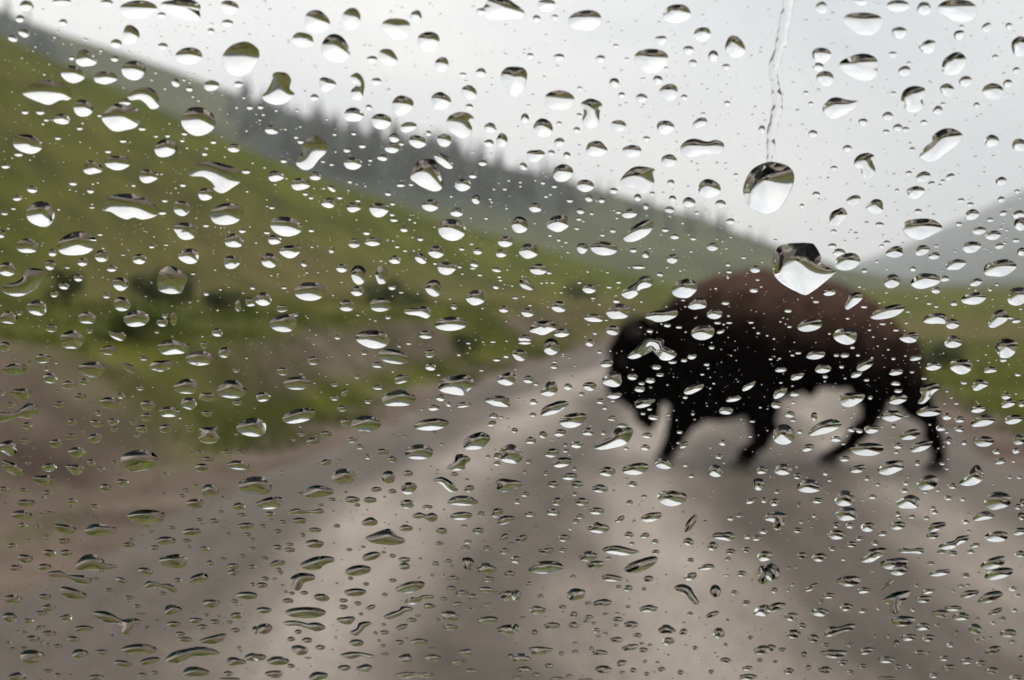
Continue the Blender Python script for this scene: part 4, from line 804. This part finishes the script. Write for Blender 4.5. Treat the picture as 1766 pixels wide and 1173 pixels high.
# drops that have run together or been pulled out of round: outlines in the same units
SHAPES = [
 (442, 0, '', '150 495;210 505;240 550;230 610;265 650;210 705;150 722;85 710;40 670;75 620;105 560;115 510'),
 (442, 0, '', '410 932;470 970;490 1000;480 1050;430 1100;380 1160;320 1168;270 1120;310 1060;320 1000;350 960'),
 (442, 0, '', '1310 830;1340 790;1410 770;1470 785;1500 820;1470 845;1485 880;1470 930;1420 952;1360 925;1310 880'),
 (442, 0, '', '645 530;690 500;730 530;745 580;738 640;730 680;690 692;650 675;655 620;690 590;660 570'),
 (0, 0, 'broad raindrop with a bulging rounded top near the upper edge of the glass', '1530 400;1560 340;1620 300;1700 288;1770 330;1785 380;1760 450;1700 510;1620 525;1550 480'),
 (0, 0, '', '155 640;200 590;280 555;380 560;460 590;495 660;470 690;415 690;340 722;260 700;190 670'),
 (0, 0, '', '880 660;930 620;1010 600;1070 630;1100 690;1090 740;1040 750;1000 710;960 685;900 690'),
 (884, 0, 'mushroom-shaped raindrop with a narrow waist on the glass', '540 678;600 700;617 730;600 770;595 830;575 875;530 885;490 860;480 820;490 770;465 720;500 690'),
 (884, 0, 'long flat raindrop of two joined bulges high on the glass', '1155 1010;1200 965;1260 955;1340 975;1400 962;1450 985;1450 1030;1420 1060;1330 1062;1230 1082;1170 1065'),
 (1324, 0, 'teardrop-shaped raindrop tapering to a pointed tip sideways', '375 745;400 705;440 675;490 672;560 690;630 697;600 740;530 790;450 818;395 800'),
 (1324, 0, 'round raindrop with a small notch in its flank', '915 680;940 620;1000 592;1075 605;1082 650;1065 690;1072 740;1010 775;950 760;935 730'),
 (1324, 0, 'long slanting raindrop pinched in the middle high on the glass', '1045 1065;1085 1010;1130 975;1135 935;1200 890;1270 885;1335 920;1335 960;1290 1010;1220 1060;1160 1105;1090 1112;1050 1090'),
 (1324, 0, 'small comma-shaped raindrop with a bent tail', '595 1105;630 1065;690 1052;735 1075;720 1110;740 1165;730 1210;690 1235;650 1215;640 1170;600 1150'),
 (0, 294, 'wide raindrop with a thick bulge hanging from one end', '1300 20;1340 -40;1440 -60;1560 -40;1640 0;1660 70;1600 120;1530 158;1470 130;1465 90;1400 45;1320 40'),
 (0, 294, 'widest raindrop on the glass with a ragged scalloped lower edge', '705 270;730 190;800 165;900 160;1000 185;1070 240;1098 290;1050 325;980 338;920 325;870 338;810 315;760 285'),
 (0, 294, 'S-shaped raindrop of two drops run together beside the windshield edge', '15 790;100 770;150 740;170 690;240 672;330 700;310 740;270 790;190 850;110 868;30 840'),
 (0, 294, 'raindrop with a peaked dark top over the dry grass patch', '1085 740;1100 690;1160 655;1220 675;1290 735;1270 790;1245 840;1170 850;1100 830;1082 785'),
 (442, 294, 'lopsided raindrop with a square shoulder and slanting base', '1060 45;1090 -30;1130 -75;1220 -75;1250 -30;1282 110;1230 145;1150 120;1080 75'),
 (442, 294, '', '1015 965;1060 945;1110 945;1150 930;1200 955;1205 990;1170 1018;1110 1000;1040 990'),
 (884, 294, '', '740 70;790 5;860 -28;975 -10;965 30;975 85;930 150;880 155;840 125;760 105'),
 (884, 294, '', '745 850;790 805;850 770;880 735;930 725;965 760;945 800;880 820;860 855;800 885'),
 (1324, 294, 'large round raindrop at the foot of a water streak with a dark teal reflection', '-172 140;-140 40;-90 -20;0 -58;60 -55;140 -30;182 30;170 110;130 190;90 250;40 290;-20 300;-80 280;-140 235'),
 (1324, 294, 'large heart-shaped raindrop with a pointed bottom over the back of the bison', '35 690;35 600;60 540;120 505;290 500;330 525;365 590;370 640;460 690;455 715;380 780;300 840;245 857;130 800;60 745'),
 (1324, 294, 'wide lens-shaped raindrop with a dipped dark top', '925 385;960 345;1060 332;1140 340;1195 380;1195 410;1130 445;1050 478;980 465;935 425'),
 (1324, 294, '', '530 940;550 890;570 850;630 838;655 870;630 905;590 935;550 958'),
 (1324, 294, '', '1070 1040;1090 1000;1160 982;1220 990;1235 1030;1225 1055;1170 1055;1110 1055'),
 (0, 588, 'curling raindrop with a long thin arm at the windshield edge', '-20 495;100 490;155 455;190 428;240 435;270 462;235 520;190 535;130 525;50 550;-20 552'),
 (0, 588, 'pillow-shaped raindrop with four pointed corners', '1365 610;1400 595;1480 590;1500 600;1490 630;1515 660;1490 695;1430 705;1380 690;1365 665;1385 635'),
 (0, 588, 'big dark-topped raindrop over the bare earth bank', '830 805;870 770;950 748;1030 755;1085 800;1080 845;1040 875;960 895;890 900;840 860'),
 (442, 588, '', '1250 310;1260 275;1330 245;1450 232;1500 280;1500 310;1450 350;1420 375;1330 365;1265 345'),
 (442, 588, 'boot-shaped raindrop over the pale wheel track', '1310 868;1360 830;1375 785;1430 780;1475 815;1440 850;1430 885;1370 892;1325 885'),
 (442, 588, 'curved banana-shaped raindrop over the pale wheel track', '1215 960;1270 935;1330 960;1375 1005;1385 1030;1340 1040;1305 1020;1270 985'),
 (884, 588, '', '190 355;220 320;240 285;285 280;312 320;305 350;265 380;215 375'),
 (884, 588, 'arched raindrop straddling the face of the bison', '790 105;850 50;900 0;940 -20;1035 -10;1045 40;1120 75;1120 110;1070 135;1015 125;1000 75;950 30;910 65;880 110;820 125'),
 (884, 588, 'long slanting raindrop with a swollen head below the muzzle of the bison', '555 725;620 685;680 655;710 605;800 595;830 620;800 690;760 720;660 745;590 748'),
 (1324, 588, 'figure-eight raindrop beside the hindquarters of the bison', '1030 425;1060 380;1045 340;1080 300;1160 290;1182 325;1140 360;1110 400;1070 432'),
 (1324, 588, 'hat-shaped raindrop with a tall dark peak', '1315 980;1370 930;1410 870;1450 855;1485 920;1485 945;1440 985;1370 998'),
 (0, 879, '', '515 400;540 350;590 310;660 310;715 345;725 370;800 380;810 395;740 415;620 415;550 418'),
 (0, 879, '', '320 440;370 420;430 425;460 448;560 450;620 465;637 490;600 512;530 505;460 470;370 468'),
 (0, 879, '', '985 545;1010 495;1060 490;1110 512;1160 508;1222 545;1195 572;1120 540;1060 535'),
 (0, 879, 'branching raindrop like a thick letter Y low on the glass', '635 710;700 695;760 710;840 755;920 745;978 772;930 800;910 850;840 855;830 790;740 780;680 755'),
 (0, 879, 'longest slanting raindrop low on the glass', '1140 1040;1180 985;1290 955;1380 942;1460 955;1515 990;1440 1005;1320 1015;1230 1055'),
 (442, 879, '', '220 15;280 -10;330 5;400 5;440 -8;468 15;430 32;370 26;300 36;240 32'),
 (442, 879, 'broad raindrop with an off-centre dark crest low on the glass', '750 195;800 165;870 140;920 132;965 175;1028 208;985 240;890 245;800 230'),
 (442, 879, '', '1070 45;1120 18;1165 32;1210 20;1250 42;1230 80;1190 85;1150 62;1100 62'),
 (442, 879, '', '300 380;370 335;450 318;525 325;535 355;470 380;430 412;350 415'),
 (442, 879, 'hooked raindrop with a short tail bending down', '235 470;300 435;390 445;400 480;330 505;310 545;270 558;240 520'),
 (442, 879, '', '1020 635;1060 605;1110 605;1150 588;1220 592;1210 615;1150 618;1100 648;1050 650'),
 (442, 879, '', '180 775;240 762;310 770;350 782;400 775;450 785;478 815;420 838;360 822;300 803;220 800'),
 (442, 879, '', '645 840;690 815;705 780;760 768;795 782;750 812;720 845;690 868;655 860'),
 (442, 879, '', '875 735;930 705;980 690;1000 665;1060 668;1078 695;1020 710;980 735;910 755'),
 (442, 879, '', '575 1000;640 978;700 978;760 988;815 1005;780 1025;720 1012;650 1028'),
 (442, 879, '', '955 1140;1010 1118;1080 1118;1120 1126;1170 1118;1225 1135;1180 1155;1090 1145;1020 1162'),
 (884, 879, 'raindrop with a small raised knob on top over the wheel tracks', '515 130;545 105;580 85;605 95;650 108;668 130;640 155;590 162;540 152'),
 (884, 879, '', '615 275;660 250;730 248;790 262;870 285;830 308;750 315;660 300'),
 (884, 879, '', '612 465;640 445;700 450;760 468;740 490;680 494;635 488'),
 (884, 879, '', '1370 185;1400 155;1450 158;1500 152;1535 180;1500 212;1450 210;1400 200'),
 (884, 879, 'crooked raindrop bent like an elbow low on the glass', '1110 535;1160 512;1220 530;1250 580;1285 640;1250 650;1200 600;1150 570'),
 (1324, 879, '', '-30 40;60 12;140 40;110 70;115 110;70 140;35 125;40 90;-20 70'),
 (1324, 879, '', '1175 250;1230 225;1280 215;1310 185;1385 178;1370 215;1320 240;1270 270;1200 272'),
 (1324, 879, '', '630 345;680 315;690 280;740 265;810 265;810 300;760 335;710 362;650 362'),
 (1324, 879, '', '900 280;930 262;980 272;1040 262;1078 275;1060 302;990 300;920 298'),
 (1324, 879, 'funnel-shaped raindrop with a wide teal top and narrow foot', '780 635;830 590;900 562;985 560;960 610;920 650;905 700;870 720;835 700;830 655'),
 (1324, 879, '', '390 850;420 805;490 805;550 785;605 790;590 825;520 840;450 868;400 872'),
 (1324, 879, '', '360 980;420 962;480 965;545 972;530 1005;460 1022;380 1005'),
]
STREAK = [(150, -30, 38), (138, 40, 36), (128, 110, 40), (108, 200, 42), (98, 290, 40), (62, 390, 38), (40, 470, 36), (38, 520, 26), (55, 590, 30), (62, 660, 34), (72, 730, 40), (52, 800, 34), (36, 870, 36), (20, 940, 32), (22, 1010, 28), (12, 1080, 22), (8, 1125, 16)]

def spline(P, n):
    """closed Catmull-Rom through P, n points"""
    P = np.asarray(P, float)
    m = len(P)
    t = np.arange(n) / n * m
    i = np.floor(t).astype(int)
    f = (t - i)[:, None]
    a, b, c, d = P[(i - 1) % m], P[i % m], P[(i + 1) % m], P[(i + 2) % m]
    return 0.5 * ((2 * b) + (c - a) * f + (2 * a - 5 * b + 4 * c - d) * f ** 2 + (3 * b - a - 3 * c + d) * f ** 3)

def inside(P, X, Y):
    r = np.zeros(X.shape, bool)
    n = len(P)
    for i in range(n):
        x0, y0 = P[i]; x1, y1 = P[(i + 1) % n]
        c = (y0 > Y) != (y1 > Y)
        with np.errstate(divide='ignore', invalid='ignore'):
            xs = (x1 - x0) * (Y - y0) / (y1 - y0) + x0
        r ^= c & (X < xs)
    return r

def film(P):
    """height of a water film pinned along outline P (unit pressure), on a grid"""
    lo, hi = P.min(0), P.max(0)
    g = 60
    h = max(hi - lo) / (g - 6)
    ox, oy = lo - 3 * h
    nx, ny = int((hi[0] - lo[0]) / h) + 7, int((hi[1] - lo[1]) / h) + 7
    X, Y = np.meshgrid(ox + np.arange(nx) * h, oy + np.arange(ny) * h)
    m = inside(P, X, Y)
    u = np.zeros_like(X)
    for _ in range(900):
        u[1:-1, 1:-1] = 0.25 * (u[:-2, 1:-1] + u[2:, 1:-1] + u[1:-1, :-2] + u[1:-1, 2:] + h * h)
        u *= m
    def sample(Q):
        fx, fy = (Q[:, 0] - ox) / h, (Q[:, 1] - oy) / h
        i, j = np.clip(fx.astype(int), 0, nx - 2), np.clip(fy.astype(int), 0, ny - 2)
        a, b = fx - i, fy - j
        return u[j, i] * (1 - a) * (1 - b) + u[j, i + 1] * a * (1 - b) + u[j + 1, i] * (1 - a) * b + u[j + 1, i + 1] * a * b
    return sample, u.max()

def cap_height(rho, b, angle, m=1.7, e=0.10):
    """profile of a pinned drop: steep flanks round a small rounded crown; 0 at the rim"""
    f = lambda q: (q * q + e * e) ** (m / 2)
    return b * math.tan(angle) / m * (f(1.0) - f(rho))

def drop_geometry(out, angle, seg, rings, poly=False, m=1.7):
    """outline (n,2) metres on the glass -> verts, faces of a closed drop; last face is the flat base"""
    c = out.mean(0)
    if poly:
        smp, umax = film(out)
        beff = 2 * math.sqrt(umax)
    else:
        d = out - c
        ev = np.sqrt(np.maximum(np.linalg.eigvalsh(d.T @ d / len(d)) * 2, 1e-12))
        beff = ev[0] * (1 + 0.12 * min(1.5, ev[1] / ev[0] - 1))
    V = []
    for k in range(rings):
        rho = 1 - (k / rings) if k else 1.0
        rho = math.sin(rho * math.pi / 2) if k else 1.0
        Q = c + (out - c) * rho
        if k == 0: z = np.zeros(len(out))
        elif poly: z = cap_height(np.sqrt(np.clip(1 - smp(Q) / umax, 0, 1)), beff, angle, m)
        else: z = cap_height(np.full(len(out), rho), beff, angle, m)
        if k: z = z * (1 - 0.12 * np.clip((Q[:, 1] - c[1]) / beff, -1, 1) * rho)
        V.append(np.column_stack([Q, z]))
    top = cap_height(np.sqrt(np.clip(1 - smp(c[None])[0] / umax, 0, 1)), beff, angle, m) if poly else cap_height(0.0, beff, angle, m)
    V.append(np.array([[c[0], c[1], float(top)]]))
    V = np.vstack(V)
    F = []
    for k in range(rings - 1):
        a, b = k * seg, (k + 1) * seg
        F += [(a + j, a + (j + 1) % seg, b + (j + 1) % seg, b + j) for j in range(seg)]
    a, t = (rings - 1) * seg, rings * seg
    F += [(a + j, a + (j + 1) % seg, t) for j in range(seg)]
    F.append(tuple(range(seg))[::-1])
    return V, F, c

def ccw(P):
    x, y = P[:, 0], P[:, 1]
    return P if np.sum(x * np.roll(y, -1) - y * np.roll(x, -1)) > 0 else P[::-1]

def wobbly(x, y, w, h, tilt, n, rr):
    a = np.arange(n) / n * 2 * math.pi
    k = min(1.0, w / 30.0)
    r = 1 + k * (rr.gauss(0, 0.045) * np.cos(2 * a + rr.uniform(0, 6)) + rr.gauss(0, 0.06) * np.cos(3 * a + rr.uniform(0, 6)) + rr.gauss(0, 0.022) * np.cos(5 * a + rr.uniform(0, 6)))
    px, py = w / 2 * r * np.cos(a), -h / 2 * r * np.sin(a)
    t = R(tilt)
    return np.column_stack([x + px * math.cos(t) + py * math.sin(t), y - px * math.sin(t) + py * math.cos(t)])

def build_rain():
    m = bpy.data.materials.new('rain water'); m.use_nodes = True
    ns, ls = m.node_tree.nodes, m.node_tree.links
    ns.clear()
    o = ns.new('ShaderNodeOutputMaterial')
    g = ns.new('ShaderNodeBsdfGlass')
    g.inputs['Roughness'].default_value = 0.0
    g.inputs['IOR'].default_value = 1.333
    ls.new(g.outputs[0], o.inputs[0])
    rr = random.Random(21)
    items = []                                        # (area, centre px, w, h, tilt, outline px or None, label)
    for (ox, oy), txt in TILES.items():
        for e in txt.split(';'):
            v = [float(q) for q in e.split()]
            x, y, w, h = ox + v[0] / Z, oy + v[1] / Z, v[2] / Z, v[3] / Z
            items.append((w * h * 0.785, x, y, w, h, v[4] if len(v) > 4 else 0.0, None, ''))
    for ox, oy, lab, txt in SHAPES:
        P = np.array([[float(q) for q in e.split()] for e in txt.split(';')]) / Z + (ox, oy)
        w, h = P.max(0) - P.min(0)
        c = P.mean(0)
        items.append((w * h * 0.75 + (400 if lab else 0), c[0], c[1], w, h, 0.0, P, lab))
    items.sort(key=lambda q: -q[0])
    kept = []                                         # the same drop read twice at a tile seam counts once
    for q in items:
        if not any(((q[1] - k[1]) / (0.5 * k[3])) ** 2 + ((q[2] - k[2]) / (0.5 * k[4])) ** 2 < 0.55 for k in kept): kept.append(q)
    items = kept
    taken = [(q[1], q[2], max(q[3], 4), max(q[4], 4)) for q in items]
    stuffV, stuffF, base = [], [], 0
    def to_stuff(V, F):
        nonlocal base
        stuffV.append(V); stuffF.extend([tuple(i + base for i in f) for f in F]); base += len(V)
    Rm = PM.to_4x4()
    for k, (area, x, y, w, h, tilt, P, lab) in enumerate(items):
        big = k < 300
        n = 56 if w > 30 else 40 if big else 24
        rings = 14 if w > 30 else 11 if big else 7
        px = spline(P, n) if P is not None else wobbly(x, y, w, h, tilt, n, rr)
        out = ccw(px_to_glass(px))
        ang = R(min(52, max(29, rr.gauss(CONTACT - (6 if x < 700 and y > 520 else 0), 4.5))))
        if P is not None and x < 700: ang = R(rr.uniform(31, 37))
        if area > 5000 and x > 1200: ang = R(50)
        V, F, c = drop_geometry(out, ang, n, rings, P is not None, 1.4 if area > 5000 and x > 1200 else 1.7)
        if not big:
            to_stuff(V, F); continue
        V = V - (c[0], c[1], 0)
        me = pymesh('raindrop', V, F)
        me.polygons[len(F) - 1].use_smooth = False
        ob = link('raindrop', me, m)
        ob.matrix_world = Matrix.Translation(glass_to_world(c[0], c[1])) @ Rm
        if not lab:
            size = 'large' if area > 900 else 'middle-sized' if area > 450 else 'small'
            shape = 'run-together irregular' if P is not None else 'slanting oval' if abs(tilt) >= 9 else 'flat wide' if w / h > 2.1 else 'oval' if w / h > 1.4 else 'round'
            where = 'in the top row band of the glass' if False else ('near the top of the windshield' if y < 230 else 'on the upper half of the windshield' if y < 560 else 'on the lower half of the windshield' if y < 880 else 'near the bottom of the windshield')
            lab = '%s %s raindrop %s' % (size, shape, where)
        tag(ob, lab, 'raindrop', 'raindrops on the windshield')
    # fine spray between the counted drops, thinning where drops have swept the glass clean
    placed = 0
    for _ in range(24000):
        if placed >= 4200: break
        x, y = rr.uniform(-20, 1790), rr.uniform(-20, 1195)
        s = 1.5 + 4.5 * rr.random() ** 3.0
        if any(abs(x - a) < (b + s) * 0.55 and abs(y - c_) < (d + s) * 0.55 for a, c_, b, d in taken): continue
        sq = 0.9 - 0.4 * max(0, y) / 1173
        out = ccw(px_to_glass(wobbly(x, y, s, s * sq, 0, 10, rr)))
        V, F, c = drop_geometry(out, R(rr.uniform(34, 46)), 10, 4)
        to_stuff(V, F); placed += 1
    # the glass beyond the picture's frame is just as wet
    aa = np.arange(12) / 12 * 2 * math.pi
    for _ in range(9000):
        u, v = rr.uniform(-0.52, 0.52), rr.uniform(-0.36, 0.27)
        dep = GLASS_D - v * math.cos(TILT)
        fx, fy = CX + FPX * u / dep, CY - FPX * v * math.sin(TILT) / dep
        if -45 < fx < 1811 and -40 < fy < 1213: continue
        s = (5 + 50 * rr.random() ** 3.2) / FPX * GLASS_D / 2
        r_ = 1 + 0.10 * rr.gauss(0, 1) * np.cos(2 * aa + rr.uniform(0, 6)) + 0.05 * rr.gauss(0, 1) * np.cos(3 * aa)
        out = np.column_stack([u + s * r_ * np.cos(aa), v + s * rr.uniform(0.65, 0.9) * r_ * np.sin(aa)])
        V, F, c = drop_geometry(out, R(rr.uniform(36, 50)), 12, 4)
        to_stuff(V, F)
    V = np.vstack(stuffV)
    me = pymesh('rain', V, stuffF)
    flat = [len(f) > 4 for f in stuffF]
    me.polygons.foreach_set('use_smooth', [not q for q in flat])
    ob = link('rain_spray', me, m)
    ob.matrix_world = Matrix.Translation(glass_to_world(0, 0)) @ Rm
    tag(ob, 'fine spray of tiny water droplets all over the windshield', 'droplets', None, 'stuff')
    # the streak that ran down into the large drop
    pts = [(1324 + a / Z, b / Z, c / Z) for a, b, c in STREAK]
    ts = np.linspace(0, len(pts) - 1, 90)
    A = np.array(pts)
    cx = np.interp(ts, range(len(pts)), A[:, 0]); cyy = np.interp(ts, range(len(pts)), A[:, 1]); ww = np.interp(ts, range(len(pts)), A[:, 2])
    ker = np.ones(5) / 5
    cx[2:-2] = np.convolve(cx, ker, 'valid'); ww[2:-2] = np.convolve(ww, ker, 'valid')
    ww = ww * (1 + 0.10 * np.sin(ts * 3.7) + 0.05 * np.sin(ts * 7.9 + 1))
    na = 11
    V, F = [], []
    for i in range(len(ts)):
        L = px_to_glass(np.array([[cx[i] - ww[i] * 0.95, cyy[i]], [cx[i] + ww[i] * 0.95, cyy[i]]]))
        half = (L[1, 0] - L[0, 0]) / 2
        mid = L.mean(0)
        for j in range(na):
            g_ = -1 + 2 * j / (na - 1)
            g_ = math.sin(g_ * math.pi / 2)
            V.append((mid[0] + half * g_, mid[1], float(cap_height(abs(g_), half, R(36))) * (1 + 0.10 * math.sin(ts[i] * 5.1)) if 0 < i < len(ts) - 1 else 0.0))
    nr = len(ts)
    for i in range(nr - 1):
        for j in range(na - 1):
            a = i * na + j
            F.append((a, a + na, a + na + 1, a + 1))
    outline = [i * na for i in range(nr)] + [(nr - 1) * na + j for j in range(1, na)] + [i * na + na - 1 for i in range(nr - 2, -1, -1)] + [j for j in range(na - 2, 0, -1)]
    for i in range(nr - 1):                           # flat back as a strip
        F.append((i * na, i * na + na - 1, (i + 1) * na + na - 1, (i + 1) * na))
    V = np.array(V); c0 = V.mean(0) * (1, 1, 0)
    me = pymesh('water_streak', V - c0, F)
    for i in range(nr - 1): me.polygons[len(F) - 1 - i].use_smooth = False
    ob = link('water_streak', me, m)
    ob.matrix_world = Matrix.Translation(glass_to_world(c0[0], c0[1])) @ Rm
    tag(ob, 'thin clear water streak running down the glass into the large round drop', 'water streak')
CONTACT = 44
build_rain()

# ------------------------------------------------------------------ drizzle haze in the valley
def build_haze():
    x0, x1, y0, y1, z0, z1 = -4400, 4400, -4400, 4400, -3, 460
    V = [(x, y, z) for z in (z0, z1) for x, y in ((x0, y0), (x1, y0), (x1, y1), (x0, y1))]
    F = [(3, 2, 1, 0), (4, 5, 6, 7), (0, 1, 5, 4), (1, 2, 6, 5), (2, 3, 7, 6), (3, 0, 4, 7)]
    m = bpy.data.materials.new('drizzle'); m.use_nodes = True
    ns, ls = m.node_tree.nodes, m.node_tree.links
    ns.clear()
    o = ns.new('ShaderNodeOutputMaterial')
    v = ns.new('ShaderNodeVolumePrincipled')
    v.inputs['Color'].default_value = (0.94, 0.955, 0.98, 1)
    v.inputs['Density'].default_value = 0.00027
    v.inputs['Anisotropy'].default_value = 0.0
    ls.new(v.outputs[0], o.inputs['Volume'])
    tag(link('haze', pymesh('haze', V, F, False), m), 'thin grey drizzle haze filling the valley', 'haze', None, 'stuff')
build_haze()
